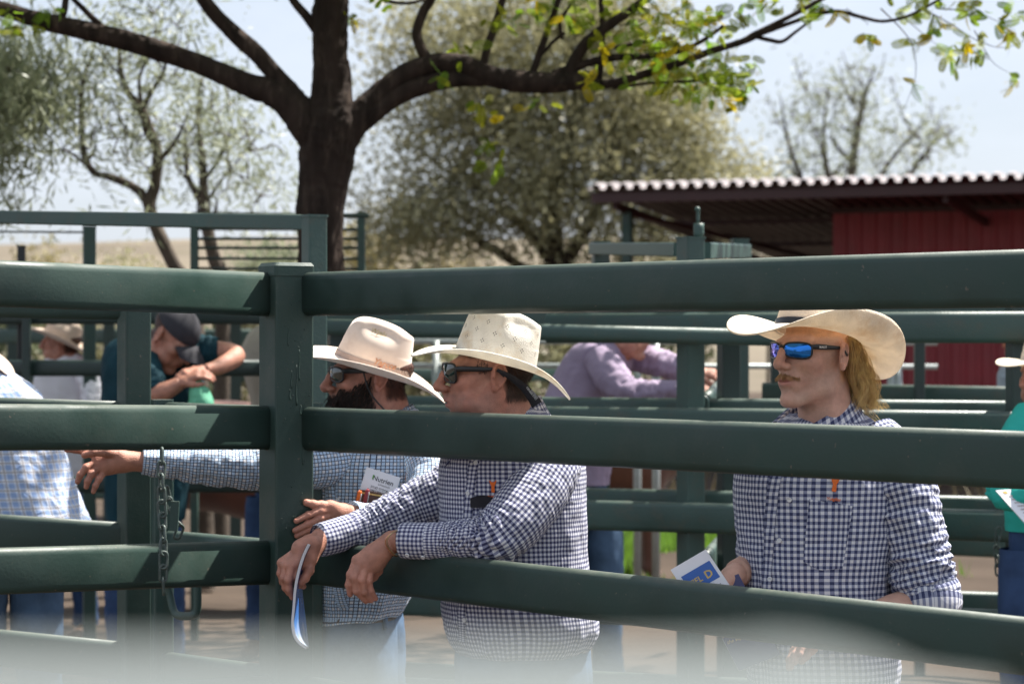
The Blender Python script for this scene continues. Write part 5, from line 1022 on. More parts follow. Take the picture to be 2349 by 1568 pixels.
# lettered pins on hat
def hatpin(hp, pl, word, y, z, size, mat, parent, a, b, tp, ch):
    V2, Fc = text2d(word, size, 'CENTER', 0.0006, 0.3); V = []
    for u, v in V2:
        yy = y + u; zz = z + v; k = 1 - tp * (np.clip(zz / ch / .86, 0, 1)) ** 1.3; xx = a * k * math.sqrt(max(0.02, 1 - (yy / (b * k)) ** 2)) + 0.0045
        g = math.exp(-((yy + 0.012) / 0.050) ** 4 - ((zz - ch * 0.80) / 0.026) ** 2); V.append((xx - 0.020 * g, yy, zz))
    mk('hat_pin', pl(np.array(V)), Fc, mat, parent)
hatpin(hp1, pl1, 'Yarcce', 0.022, 0.015, 0.024, M['copper'], h1, .086, .108, .16, .128); hatpin(hp1, pl1, 'Wyalu', -0.018, 0.094, 0.017, M['steelpin'], h1, .086, .108, .16, .128)
glasses(p1, P1o, P1y, 0.04, P1s, M['lens_dark'], 6.5, 0.058, 0.038)
x, y, z = hv.T
bm = ((z < -0.030 + 0.55 * (y + 0.06).clip(0, .05)) & (z > -0.135) & (y < 0.004) & ~((np.abs(x) < .024) & (z > -.074) & (z < -.056) & (y < -.088)) & ~((z > -.052) & (y < -.06) & (np.abs(x) < .035) & (z > -0.045))) & (y < -0.005 + 0.25 * (-0.04 - z).clip(0, .1))
bdir = lambda p: np.array((p[0] * 5.0, -0.35 + p[1] * 2.5, -0.75)) 
hair_strands(p1, 'beard', hv, hc, bm, P1o, P1y, 0.04, P1s, M['beard'], 3600, 0.034, bdir, 0.0008)
hm = (z < 0.03) & (z > -0.066) & (y > 0.030) & (np.abs(x) < 0.076)
hair_strands(p1, 'hair', hv, hc, hm, P1o, P1y, 0.04, P1s, M['beard'], 1800, 0.007, lambda p: np.array((p[0]*2.5, 0.2, -0.95)), 0.0005, 3, dn=.04)
V, Fc = simple_tube(pxp([(832, 845, 6.735, .0024), (838, 870, 6.733, .0024), (846, 895, 6.735, .0024), (862, 918, 6.742, .0024), (890, 948, 6.76, .0024)]), 30, 8); mk('chin_cord', V, Fc, M['black'], h1)

# ---- man in the straw hat leaning on the rail
P2o, P2y, P2s = np.array(at(1120, 857, 6.08)), R(84), 1.06
p2 = person('heavy-set man in straw hat and navy gingham shirt leaning arms on the rail', at(1180, 0, 6.2).x, 6.2)
hv, hq, hc = head_mesh(jowl=0.010, hairc=(0.10, 0.075, 0.065), stub=0.45, nose=1.05, neck_r=0.070)
mb = MB(); mb.add(place(hv, P2o, P2y, 0.03, P2s), hq, hc)
T2 = torso_rings([(925, 1112, 1222, 6.14, .075), (950, 1078, 1258, 6.14, .11), (1000, 1038, 1300, 6.16, .16), (1060, 1014, 1332, 6.18, .185), (1150, 1010, 1342, 6.20, .198), (1290, 1013, 1346, 6.21, .20), (1380, 1014, 1362, 6.21, .205), (1435, 1022, 1368, 6.21, .20), (1470, 1036, 1356, 6.21, .188), (1492, 1052, 1338, 6.21, .175)], 110, 140)
T2 = wrinkle(T2, gauss_amp(110, 0.0030, [(0.85, 0.10, 0.006), (0.3, 0.1, 0.003)]), 8, 11.0, (1.2, 0.45)); T2 = wrinkle(T2, 0.0024, 26, 4.0)
core(mb, T2, 0.9, 6); mb.add(*simple_tube(pxp([(1120, 1080, 6.3, .04), (960, 1157, 6.335, .04), (850, 1206, 6.30, .028), (745, 1234, 6.226, .022)]), 20, 12)); mb.add(*simple_tube(pxp([(1270, 1060, 6.14, .045), (1200, 1185, 5.99, .045), (1130, 1238, 5.97, .04), (900, 1240, 6.05, .027)]), 24, 12))
for q in (hand_mesh(at(736, 1233, 6.205), at(800, 1222, 6.272), [f([(712, 1284, 6.15), (708, 1308, 6.135), (700, 1325, 6.125), (690, 1335, 6.12)]), f([(686, 1291, 6.135), (679, 1322, 6.13), (683, 1340, 6.15), (696, 1344, 6.165)]), f([(670, 1298, 6.13), (662, 1330, 6.12), (664, 1352, 6.125), (671, 1369, 6.13)]), f([(656, 1297, 6.145), (651, 1326, 6.135), (655, 1347, 6.14), (663, 1360, 6.15)]), f([(646, 1290, 6.165), (643, 1314, 6.16), (648, 1334, 6.165), (655, 1346, 6.17)])], [list(at(692, 1258, 6.155)) + [.026], list(at(712, 1248, 6.17)) + [.026], list(at(700, 1282, 6.15)) + [.022]]),
          hand_mesh(at(898, 1240, 6.05), at(975, 1240, 6.06), [f([(872, 1290, 6.075), (866, 1308, 6.09), (858, 1321, 6.10), (849, 1330, 6.11)]), f([(818, 1283, 6.04), (804, 1317, 6.025), (800, 1341, 6.025), (803, 1362, 6.03)]), f([(828, 1290, 6.03), (813, 1325, 6.015), (818, 1355, 6.02), (839, 1377, 6.035)]), f([(839, 1297, 6.03), (830, 1330, 6.015), (836, 1357, 6.02), (851, 1376, 6.035)]), f([(850, 1304, 6.035), (846, 1332, 6.025), (851, 1355, 6.03), (862, 1372, 6.04)])], [list(at(855, 1272, 6.045)) + [.024], list(at(872, 1266, 6.05)) + [.026], list(at(862, 1292, 6.05)) + [.022]])): mb.add(*q)
mb.build('body', M['skin'], p2, attr=True)
sh2 = rings_obj('shirt', T2, M['ging2'], p2)
# far (right) arm and near (left) arm
so, S = sleeve('sleeve', [(1085, 1075, 6.36, .060), (1030, 1128, 6.34, .072), (960, 1157, 6.335, .060), (905, 1182, 6.32, .053), (850, 1206, 6.30, .047), (800, 1222, 6.27, .043)], M['ging2'], sh2, [(0.5, 0.3, 0.004), (0.8, .12, .003)], ripple=[(0.62, 0.25, 0.20, 6, 2.2)], seed=3.0, n=90, m=72)
cuffband('cuff', [(808, 1216, 6.272, .0440), (775, 1227, 6.25, .0445), (742, 1236, 6.225, .0435), (728, 1239, 6.215, .042)], M['ging2'], sh2)
so, S = sleeve('sleeve', [(1268, 1010, 6.16, .058), (1262, 1066, 6.09, .076), (1228, 1128, 6.03, .079), (1184, 1188, 5.98, .074), (1140, 1230, 5.96, .064), (1100, 1240, 5.975, .054), (1040, 1240, 6.01, .047), (985, 1240, 6.03, .044)], M['ging2'], sh2, [(0.62, 0.10, 0.006), (0.8, .1, .003)], ripple=[(0.62, 0.13, 0.26, 11, 1.5), (0.85, 0.12, 0.14, 9, 2.0), (0.3, 0.15, 0.06, 5, 2.0)], seed=6.0, n=130, m=84, u0=.004)
_, CB = cuffband('cuff', [(992, 1240, 6.03, .0455), (965, 1240, 6.04, .046), (935, 1239, 6.05, .0455), (920, 1239, 6.055, .0440)], M['ging2'], sh2)
for b in ((938, 1268), (968, 1274)): button(CB, nearest_ij(CB, *b), sh2)
collar(sh2, at(1152, 972, 6.13), P2y, M['ging2'], (0.078, 0.088), 0.042, 0.04, 0.22, 0.5)
placket(T2, sh2, (1108, 1000), (1062, 1470), M['ging2'])
for b in ((1096, 1060), (1076, 1133), (1068, 1320), (1066, 1420)): button(T2, nearest_ij(T2, *b), sh2)
V2, Fc = gridpatch(.105, .125, 12, 12); decal('pocket', T2, nearest_ij(T2, 1140, 1205), V2, Fc, M['ging2'], sh2, 0.0035, 0.0)
logo(T2, sh2, 1133, 1117, 1128, 1143, 0.86, 0.0)
wj = hipwaist([(1462, 1046, 1345, 6.21, .178), (1500, 1052, 1345, 6.21, .172), (1580, 1050, 1352, 6.21, .175), (1680, 1054, 1352, 6.21, .175), (1740, 1062, 1345, 6.21, .16)])
jx = at(1200, 0, 6.21).x; j2 = legs(p2, (jx - .09, 6.18, .78), (jx + .09, 6.26, .78), M['jeans'], (-.04, .05), waist=wj); belt(wj, 3, j2, M['leather'])
h2, pl2, hp2 = hat(p2, at(1137, 822, 6.08), P2y, R(-15), M['straw'], None, 1.0, a=0.086, b=0.104, bs=0.092, bf=0.102, curl=0.042, drop=0.030, curlin=0.26, dip=0.050, roll=R(2), ch=0.128, dent='cattle', taper=0.12, dy=0.034, dl=0.034, dd=0.024, label='cream woven straw cowboy hat with diamond vent holes')
mbv = MB()     # vent holes: clusters of four small dark eyelets in the weave
for r_ in range(3):
    for k in range(12):
        th = k / 12 * 2 * math.pi + (r_ % 2) * math.pi / 12; zz = 0.036 + r_ * 0.024
        for du, dv in ((-.0034, 0), (.0034, 0), (0, .0042), (0, -.0042)):
            z_ = zz + dv; kk = 1 - .12 * (z_ / .122 / .86) ** 1.3; t2 = th + du / 0.095; c_ = np.array((.0862 * kk * math.cos(t2), .1042 * kk * math.sin(t2), z_)); nn = np.array((math.cos(t2) / .086, math.sin(t2) / .104, 0.8)); nn /= np.linalg.norm(nn); xx = np.cross(nn, (0, 0, 1)); xx /= np.linalg.norm(xx); yy = np.cross(nn, xx)
            V = [c_ + nn * .0006 + .0014 * (math.cos(q) * xx + math.sin(q) * yy) for q in np.linspace(0, 2 * math.pi, 6, endpoint=False)]; mbv.add(pl2(np.array(V)), [tuple(range(6))])
prop(mbv.build('vent_holes', M['leather'], h2), kind='stuff')
g2, _ = glasses(p2, P2o, P2y, 0.03, P2s, M['lens_dark'], 5.5, 0.058, 0.044, 4.0)
st = np.array([at(a, b, c) for a, b, c in [(1140, 848, 5.985), (1160, 858, 5.985), (1182, 872, 6.0), (1203, 890, 6.015), (1220, 910, 6.02), (1232, 928, 6.02)]]); st = crom(st, 24); wv_ = np.linspace(.004, .0145, 24); T_ = np.gradient(st, axis=0); T_ /= np.linalg.norm(T_, axis=1, keepdims=True); Nn = np.cross(T_, (0, 1, 0)); Nn /= np.linalg.norm(Nn, axis=1, keepdims=True)
V = np.concatenate([np.stack([st - Nn*wv_[:, None], st + Nn*wv_[:, None]], 1), np.stack([st - Nn*wv_[:, None], st + Nn*wv_[:, None]], 1) + np.array((0, .003, 0))], 1)[:, [0, 1, 3, 2]]
mk('strap', V.reshape(-1, 3), gridfaces(24, 4), M['blackcloth'], g2)
V2, Fc = text2d('GIDGEE EYES', 0.0068, 'LEFT'); mk('strap_text', on_plane(V2, st[14] - Nn[14]*.002 + np.array((0, -.0015, 0)), T_[18], -Nn[18], 0.0004) if np.cross(T_[18], -Nn[18])[1] < 0 else on_plane(V2, st[14] - Nn[14]*-.004 + np.array((0, -.0015, 0)), T_[18], Nn[18], 0.0004), Fc, M['print_white'], g2)
V2, Fc = text2d('AUSTRALIA', 0.0052, 'LEFT'); mk('strap_text', on_plane(V2, st[16] - Nn[16]*-.0085 + np.array((0, -.0015, 0)), T_[18], Nn[18], 0.0004) if np.cross(T_[18], Nn[18])[1] < 0 else on_plane(V2, st[16] - Nn[16]*.0085 + np.array((0, -.0015, 0)), T_[18], -Nn[18], 0.0004), Fc, M['print_white'], g2)
x, y, z = hv.T; hm = (z < 0.03) & (z > -0.066) & (y > 0.034) & (np.abs(x) < 0.076)
hair_strands(p2, 'hair', hv, hc, hm, P2o, P2y, 0.03, P2s, M['hair_dark'], 2600, 0.007, lambda p: np.array((p[0]*2.5, 0.2, -0.95)), 0.0005, 3, dn=.04)
hm = (z < 0.05) & (z > 0.004) & (y > -0.034) & (y < -0.006) & (np.abs(x) > 0.055) & (np.abs(x) < 0.0775)
hair_strands(p2, 'hair', hv, hc, hm, P2o, P2y, 0.03, P2s, M['hair_dark'], 700, 0.005, lambda p: np.array((p[0]*2, 0.1, -1.0)), 0.0006, 3)
V = tube_rings(pxp([(908, 1218, 6.02, .0016), (893, 1226, 6.0, .0016), (884, 1240, 6.0, .0016), (890, 1258, 6.01, .0016), (905, 1274, 6.03, .0016), (916, 1268, 6.09, .0016), (916, 1228, 6.09, .0016), (908, 1218, 6.02, .0016)]), 60, 8)
mk('wristband', V.reshape(-1, 3), gridfaces(60, 8), M['copper'], p2)
V = tube_rings(pxp([(911, 1216, 6.02, .0014), (897, 1224, 6.0, .0014), (888, 1240, 6.0, .0014), (894, 1258, 6.01, .0014), (909, 1273, 6.03, .0014), (919, 1266, 6.09, .0014), (919, 1228, 6.09, .0014), (911, 1216, 6.02, .0014)]), 60, 8); mk('wristband', V.reshape(-1, 3), gridfaces(60, 8), M['steelpin'], p2)

# ---- young man with the mullet
P3Y = 5.58; P3o, P3y, P3s = np.array(at(1867, 809, P3Y)), R(51), 0.975
p3 = person('young man with blond mullet and moustache in straw hat and blue gingham shirt', at(1870, 0, 5.62).x, 5.62)
hv, hq, hc = head_mesh(slim=0.87, jowl=-0.005, hairc=(1.15, 1.05, 0.75), stub=0.12, nose=0.98, chin=0.95, neck_r=0.056, lipc=(0.92, 0.66, 0.70))
mb = MB(); mb.add(place(hv, P3o, P3y, 0.0, P3s), hq, hc)
T3 = torso_rings([(950, 1815, 1975, 5.66, .07), (975, 1775, 2005, 5.65, .11), (1020, 1728, 2055, 5.64, .135), (1088, 1690, 2070, 5.63, .150), (1205, 1691, 2062, 5.62, .158), (1323, 1703, 2042, 5.62, .158), (1420, 1712, 2045, 5.62, .158), (1520, 1718, 2055, 5.62, .155), (1560, 1722, 2055, 5.62, .153)], 110, 140)
T3 = wrinkle(T3, gauss_amp(110, 0.0032, [(0.8, 0.15, 0.004)]), 8, 21.0, (1.3, 0.45)); T3 = wrinkle(T3, 0.0024, 24, 14.0)
core(mb, T3, 0.9, 6); mb.add(*simple_tube(pxp([(2040, 1040, 5.62, .04), (2105, 1200, 5.54, .04), (2130, 1345, 5.55, .042)]), 16, 12)); mb.add(*simple_tube(pxp([(1760, 1040, 5.68, .04), (1745, 1180, 5.73, .04), (1742, 1292, 5.66, .038)]), 16, 12))
mb.add(*simple_tube(pxp([(2132, 1340, 5.56, .044), (2110, 1385, 5.53, .044), (2050, 1402, 5.47, .040), (1985, 1425, 5.42, .034), (1930, 1440, 5.40, .028)]), 30, 20))
mb.add(*hand_mesh(at(1925, 1441, 5.40), at(1985, 1425, 5.42), generic_hand(at(1925, 1441, 5.40), at(1850, 1465, 5.36) - at(1925, 1441, 5.40), (0, .5, .8)), []))
mb.add(*simple_tube(pxp([(1740, 1290, 5.66, .040), (1715, 1305, 5.60, .036), (1690, 1313, 5.54, .030)]), 16, 18))
mb.add(*hand_mesh(at(1688, 1316, 5.54), at(1715, 1305, 5.60), generic_hand(at(1688, 1316, 5.54), at(1625, 1365, 5.49) - at(1688, 1316, 5.54), (-.2, .3, .9), 0.95, 0.9), []))
mb.build('body', M['skin3'], p3, attr=True)
sh3 = rings_obj('shirt', T3, M['ging3'], p3)
sleeve('sleeve', [(2005, 1000, 5.62, .055), (2040, 1050, 5.58, .070), (2066, 1115, 5.56, .076), (2086, 1200, 5.54, .072), (2104, 1280, 5.53, .069), (2122, 1350, 5.52, .066)], M['ging3'], sh3, [(0.5, 0.4, 0.004), (0.9, .15, .006)], ripple=[(0.80, 0.25, 0.10, 6, 2.0)], seed=9.0, n=100, m=76)
sleeve('sleeve', [(1770, 1010, 5.70, .055), (1772, 1080, 5.74, .066), (1768, 1170, 5.76, .064), (1755, 1245, 5.72, .062), (1748, 1282, 5.68, .056)], M['ging3'], sh3, [(0.8, .2, .004)], seed=12.0)
rc = tube_rings(pxp([(2124, 1338, 5.52, .068), (2126, 1348, 5.52, .073), (2128, 1362, 5.52, .071), (2129, 1374, 5.515, .074), (2131, 1386, 5.51, .072), (2131, 1392, 5.51, .064)]), 40, 60); rc = wrinkle(rc, 0.0030, 24, 31.0, (1, 2.2)); rings_obj('cuff', rc, M['ging3'], sh3, u0=.006)
collar(sh3, at(1878, 966, 5.63), P3y, M['ging3'], (0.070, 0.076), 0.044, 0.045, 0.20, 0.95, 0.035)
placket(T3, sh3, (1822, 1020), (1752, 1400), M['ging3'])
for b in ((1810, 1148), (1787, 1236), (1770, 1325)): button(T3, nearest_ij(T3, *b), sh3)
V2, Fc = gridpatch(.108, .15, 14, 14, lambda V: np.stack([V[:, 0], np.where(V[:, 1] < -.05, np.maximum(V[:, 1], -.075 + .012*np.abs(V[:, 0])/.05), V[:, 1])], 1)); decal('pocket', T3, nearest_ij(T3, 1896, 1230), V2, Fc, M['ging3'], sh3, 0.0026, -0.14)
logo(T3, sh3, 1916, 1113, 1907, 1145, 0.95, -0.12)
wj = hipwaist([(1530, 1722, 2050, 5.62, .15), (1580, 1722, 2050, 5.62, .15), (1680, 1715, 2055, 5.62, .155), (1780, 1720, 2050, 5.62, .15)]); jx = at(1885, 0, 5.62).x; legs(p3, (jx - .085, 5.60, .82), (jx + .085, 5.66, .82), M['jeans'], (-.03, .04), waist=wj)
h3, pl3, hp3 = hat(p3, at(1874, 768, P3Y), P3y, R(-13), M['straw3'], M['black'], 1.03, a=0.084, b=0.104, bs=0.122, bf=0.112, curl=0.082, drop=0.038, curlin=0.32, dip=0.052, ch=0.112, dent='cattle', taper=0.14, roll=R(-2), label='pale straw cowboy hat with thin black band')
g3, plg = glasses(p3, P3o, P3y, 0.0, P3s, M['lens_blue'], 7.0, 0.060, 0.036, 3.0)
V2, Fc = text2d('MAKO', 0.0070, 'CENTER', 0.0002, 0, 1.2); V = np.array([(0.0772 + 0.0018 + 0.05*(u*0), -0.050 + u, 0.0115 + v) for u, v in V2]); V[:, 0] = 0.0745 + 0.0032 + (V[:, 1] + 0.052) * 0.08; mk('temple_text', plg(V), Fc, M['print_white'], g3)
x, y, z = hv.T; mm = (z > -0.056 - 0.25 * (np.abs(x) - .015).clip(0)) & (z < -0.0455 - 0.30 * np.abs(x)) & (y < -0.074) & (np.abs(x) < 0.034)
hair_strands(p3, 'moustache', hv, hc, mm, P3o, P3y, 0, P3s, M['mo'], 330, 0.010, lambda p: np.array((np.sign(p[0]) * 0.55, -0.35, -0.75)), 0.0006, 4)
# mullet: wavy locks from under the hat to the collar
pl = []; ww = []
for k in range(42):
    a = rng.uniform(0.22, 1.4) if k < 36 else rng.uniform(1.2, 2.6)
    st_ = np.array((0.074 * math.cos(a), 0.022 + 0.092 * math.sin(a), 0.028 + rng.uniform(-.01, .02)))
    if k < 36: out = np.array((rng.uniform(-.018, .014), rng.uniform(-.010, .036), 0))
    else: out = np.array((0.010 * math.cos(a), 0.022, 0))
    L = rng.uniform(0.155, 0.188); ph = rng.uniform(0, 6.28); am = rng.uniform(0.009, 0.017); t = np.linspace(0, 1, 16)
    ctr_ = st_[None] + out[None] * (t[:, None] ** 0.8) * 1.4 + np.stack([am*np.sin(ph + t*8)*t + 0.006*t*t, am*np.cos(ph*1.3 + t*7)*t + 0.016*t + 0.016*t*t, -L*t], 1)
    ctr_[:, 1] += 0.010 * np.sin(t * 9 + ph) * t
    for s in range(34):
        o = rng.normal(size=3) * np.array((.0050, .0058, .004)); q = ctr_ + o[None] * (0.55 + 0.75 * np.sin(np.pi * (t * 0.85 + .1)))[:, None] + np.stack([0.0016*np.sin(t*14 + s), 0.0016*np.cos(t*12 + s*2), 0*t], 1); pl.append(q[:rng.integers(12, 17)]); ww.append(rng.uniform(.0006, .0012))
for s in range(70):      # flyaway strands
    q = pl[rng.integers(0, len(pl))].copy(); q += np.linspace(0, 1, len(q))[:, None] ** 1.6 * rng.normal(size=3) * np.array((.012, .016, .006)); pl.append(q); ww.append(.0005)
V, Fc = ribbons(pl, ww); prop(mk('hair', place(V, P3o, P3y, 0, P3s), Fc, M['hair_blond'], p3), kind='stuff')

# ---- people further back
def far_person(label, Y, rows, shirt, head, hatkw=None, hatmat=None, pants='jeans_dk', arms=(), hands=(), skinarms=(), hatpos=None, cap=False, legsx=None, wr=0.006, hairc=(0.12, .09, .07), n=60):
    rows = [tuple(r) + ((Y, (r[2] - r[1]) / 2 / F * Y * 0.66) if len(r) == 3 else ()) for r in rows]; cx = (rows[-1][1] + rows[-1][2]) / 2
    p = person(label, at(cx, 0, Y).x, Y); mb = MB(); hv, hq, hc = head_cached(str(hairc), h=0.005, hairc=hairc, jowl=0.004)
    px, py, yaw, pitch, sc = head[:5]; o = np.array(at(px, py, head[5] if len(head) > 5 else Y)); mb.add(place(hv, o, R(yaw), R(pitch), sc), hq, hc)
    Rg = torso_rings(rows, n, 72); Rg = wrinkle(Rg, wr, 9, Y * 3.3, (1.2, 0.5)); Rg = wrinkle(Rg, wr * .35, 24, Y); core(mb, Rg, .88, 4)
    for a in arms: mb.add(*simple_tube([r[:3] + [r[3] * .6] for r in pxp(a)], 16, 10))
    for a in skinarms: mb.add(*simple_tube(pxp(a), 24, 16))
    for w, d, up in hands: w = np.array(at(*w)); d = np.array(at(*d)) - w; mb.add(*hand_mesh(w, w - d * 0.4, generic_hand(w, d, up, 1.0, 0.7), [], 0.004))
    mb.build('body', M['skin'], p, attr=True); s = rings_obj('shirt', Rg, M[shirt], p)
    for k, a in enumerate(arms): sleeve('sleeve', a, M[shirt], s, [(0.5, .3, wr * 0.8)], base=wr * .4, n=50, m=40, seed=k + Y, ripple=[(0.6, 0.25, 0.14, 7, 2)])
    last = rows[-1]; zc = at(0, last[0], Y).z; lx = at(legsx or cx, 0, Y).x; wj = hipwaist([(last[0] - 8, last[1] + 3, last[2] - 3, Y, last[4] * .96), (last[0] + 30, last[1] + 2, last[2] - 2, Y, last[4]), (last[0] + 0.16*F/Y, last[1] + 4, last[2] - 4, Y, last[4])])
    legs(p, (lx - .085, Y - .02, max(0.5, zc - .12)), (lx + .085, Y + .03, max(0.5, zc - .12)), M[pants], (-.02, .03), waist=wj)
    if hatkw is not None: hp = hatpos; hat(p, at(hp[0], hp[1], hp[4] if len(hp) > 4 else Y), R(hp[2]), R(hp[3]), M[hatmat], None, 1.0, **hatkw)
    if cap:
        t = np.linspace(0, 1, 12); th = np.linspace(0, 2*np.pi, 32, endpoint=False); D = np.array([np.stack([.083*np.cos(th)*np.cos(q*np.pi/2*.98), .102*np.sin(th)*np.cos(q*np.pi/2*.98), np.full(32, .085*np.sin(q*np.pi/2))], 1) for q in t]); mbc = MB()
        G = place(D.reshape(-1, 3) + np.array((0, .01, .035)), o, R(yaw), R(pitch), sc); mbc.add(G, gridfaces(12, 32)); bl = []
        for v in np.linspace(0, 1, 8):
            for u in np.linspace(-1, 1, 15): bl.append((0.078*u*(1 - .12*v), -0.075 - .02*(1 - u*u) - 0.085*v*math.sqrt(max(0, 1 - .75*u*u)), 0.040 - 0.022*u*u - 0.018*v))
        bl = np.array(bl); mbc.add(place(bl, o, R(yaw), R(pitch), sc), gridfaces(8, 15, False)); mbc.add(place(bl - np.array((0, 0, .003)), o, R(yaw), R(pitch), sc), gridfaces(8, 15, False)); mbc.build('cap', M['capcloth'], p)
    return p
HK = dict(a=0.084, b=0.104, bs=0.095, bf=0.110, curl=0.048, drop=0.030, dip=0.034, ch=0.115)
far_person('man in pale blue plaid shirt with his back turned at the left edge', 8.1, [(842, -150, -10), (862, -185, 24), (900, -215, 80), (960, -228, 124), (1033, -232, 148), (1110, -228, 168), (1165, -225, 186), (1200, -222, 204)], 'plaid', (-95, 800, 95, 0, 1.05), HK, 'felt_cream', 'jeans', hatpos=(-100, 790, 92, -20), wr=0.009, legsx=20, arms=[[(-190, 900, 8.1, .07), (-235, 1020, 8.05, .065), (-230, 1130, 7.9, .05)]], n=80)
far_person('boy in cream hat and white shirt behind the far rail at left', 13.2, [(806, 138, 172), (826, 105, 200), (850, 88, 212), (880, 82, 214), (940, 80, 212), (1060, 84, 208), (1120, 86, 206)], 'whitecloth', (142, 784, 95, 0, 0.98), HK, 'felt_cream', hatpos=(140, 777, 92, -24), arms=[[(188, 840, 13.1, .055), (212, 900, 13.0, .055), (205, 980, 12.9, .045)]])
far_person('man in dark teal shirt and grey cap looking down at his hands', 11.0, [(772, 285, 405), (795, 248, 440), (840, 235, 462), (920, 236, 458), (1050, 240, 440), (1150, 244, 425), (1190, 246, 420)], 'teal', (400, 770, -60, 46, 1.12, 10.8), cap=True, arms=[[(420, 800, 10.9, .07), (470, 805, 10.85, .066), (503, 803, 10.85, .058)], [(330, 830, 10.75, .07), (345, 880, 10.65, .062), (352, 905, 10.62, .056)]], skinarms=[[(490, 803, 10.85, .046), (540, 815, 10.8, .044), (505, 840, 10.7, .036), (470, 850, 10.65, .029)], [(345, 905, 10.62, .046), (375, 898, 10.6, .042), (415, 878, 10.6, .030)]], hands=[((468, 851, 10.65), (430, 858, 10.6), (0, -.6, .8)), ((414, 878, 10.6), (445, 862, 10.58), (0, -.6, .8))])
far_person('person in beige shirt half hidden behind the big corner post', 12.6, [(742, 612, 668), (762, 576, 704), (800, 558, 722), (860, 562, 718), (930, 578, 702), (1040, 584, 696), (1110, 584, 696)], 'beige', (640, 700, 180, 0, 1.0), None, None, 'jeans_dk')
far_person('man in mauve shirt leaning on the far rail behind the straw hats', 11.0, [(778, 1362, 1440, 10.95, .07), (800, 1318, 1452, 10.95, .12), (840, 1288, 1446, 10.98, .14), (890, 1262, 1432, 11.0, .15), (940, 1250, 1420, 11.0, .15), (1010, 1256, 1408, 11.0, .14), (1080, 1268, 1398, 11.0, .13), (1110, 1272, 1394, 11.0, .13)], 'purple', (1440, 752, -72, 12, 1.02, 10.9), None, None, 'jeans', legsx=1340,
           arms=[[(1375, 818, 10.85, .075), (1400, 860, 10.78, .075), (1432, 896, 10.72, .064), (1475, 902, 10.7, .052), (1520, 898, 10.7, .045), (1560, 894, 10.7, .040)], [(1440, 815, 11.05, .06), (1490, 826, 11.0, .058), (1540, 842, 10.95, .052), (1585, 852, 10.92, .042)]], hands=[((1590, 853, 10.92), (1640, 858, 10.9), (0, -.5, .8)), ((1562, 893, 10.7), (1605, 890, 10.68), (0, -.5, .8))], wr=0.008, n=80)
far_person('woman in turquoise shirt and pale hat at the right edge holding papers', 8.25, [(905, 2382, 2442), (930, 2352, 2475), (975, 2328, 2500), (1040, 2318, 2508), (1130, 2312, 2506), (1200, 2312, 2500), (1216, 2314, 2498)], 'turq', (2404, 858, 60, 5, 0.98), dict(HK, bs=.085, bf=.09), 'straw3', 'jeans_dk', hatpos=(2406, 836, 60, -8), arms=[[(2360, 955, 8.2, .056), (2328, 1010, 8.12, .054), (2308, 1075, 8.05, .050), (2298, 1128, 8.0, .044), (2335, 1140, 7.9, .040), (2395, 1130, 7.85, .036)]], hands=[((2398, 1130, 7.85), (2440, 1128, 7.84), (0, -.5, .8))], wr=0.007, n=70)
far_person('man in small blue check shirt and white hat behind the far right post', 13.6, [(806, 2330, 2385), (830, 2306, 2420), (855, 2294, 2432), (900, 2290, 2434), (1000, 2292, 2430), (1100, 2296, 2426)], 'graph', (2345, 782, 70, 0, 0.98), HK, 'straw3', hatpos=(2340, 778, 70, -6))
# ================================================================ things held and carried, cattle
def sheet(name, corners, mat, label, cat, th=0.002, edge=None):
    """thin rectangular card or booklet from 4 world corners (TL,TR,BR,BL)"""
    c = np.array([np.array(q) for q in corners]); n = np.cross(c[1] - c[0], c[3] - c[0]); n /= np.linalg.norm(n)
    if n[1] < 0: n = -n
    V = np.vstack([c, c + n*th]); o = mk(name, V, [(0, 1, 2, 3), (7, 6, 5, 4), (0, 4, 5, 1), (1, 5, 6, 2), (2, 6, 7, 3), (3, 7, 4, 0)], None, None, False, mats=[mat, edge or M['paper']], midx=[0, 0, 1, 1, 1, 1]); return prop(o, label, cat), c, -n
def label_text(parent, c, n, txt, u, v, size, mat, align='CENTER', **kw):
    ux = (c[1] - c[0]); w = np.linalg.norm(ux); ux = ux / w; uy = np.cross(n, ux); uy /= np.linalg.norm(uy); uy = uy if uy[2] > 0 else -uy
    V2, Fc = text2d(txt, size, align, **kw); o = c[0] + ux*u*w - uy*v*np.linalg.norm(c[3] - c[0]); return mk('print', o + V2[:, :1]*ux + V2[:, 1:]*uy + n*0.0007, Fc, mat, parent, False)
def label_box(parent, c, n, u0, v0, u1, v1, mat, off=0.0005, name='print'):
    P = lambda u, v: c[0] + (c[1]-c[0])*u + (c[3]-c[0])*v + n*off
    return mk(name, [P(u0, v0), P(u1, v0), P(u1, v1), P(u0, v1)], [(0, 1, 2, 3)], mat, parent, False)
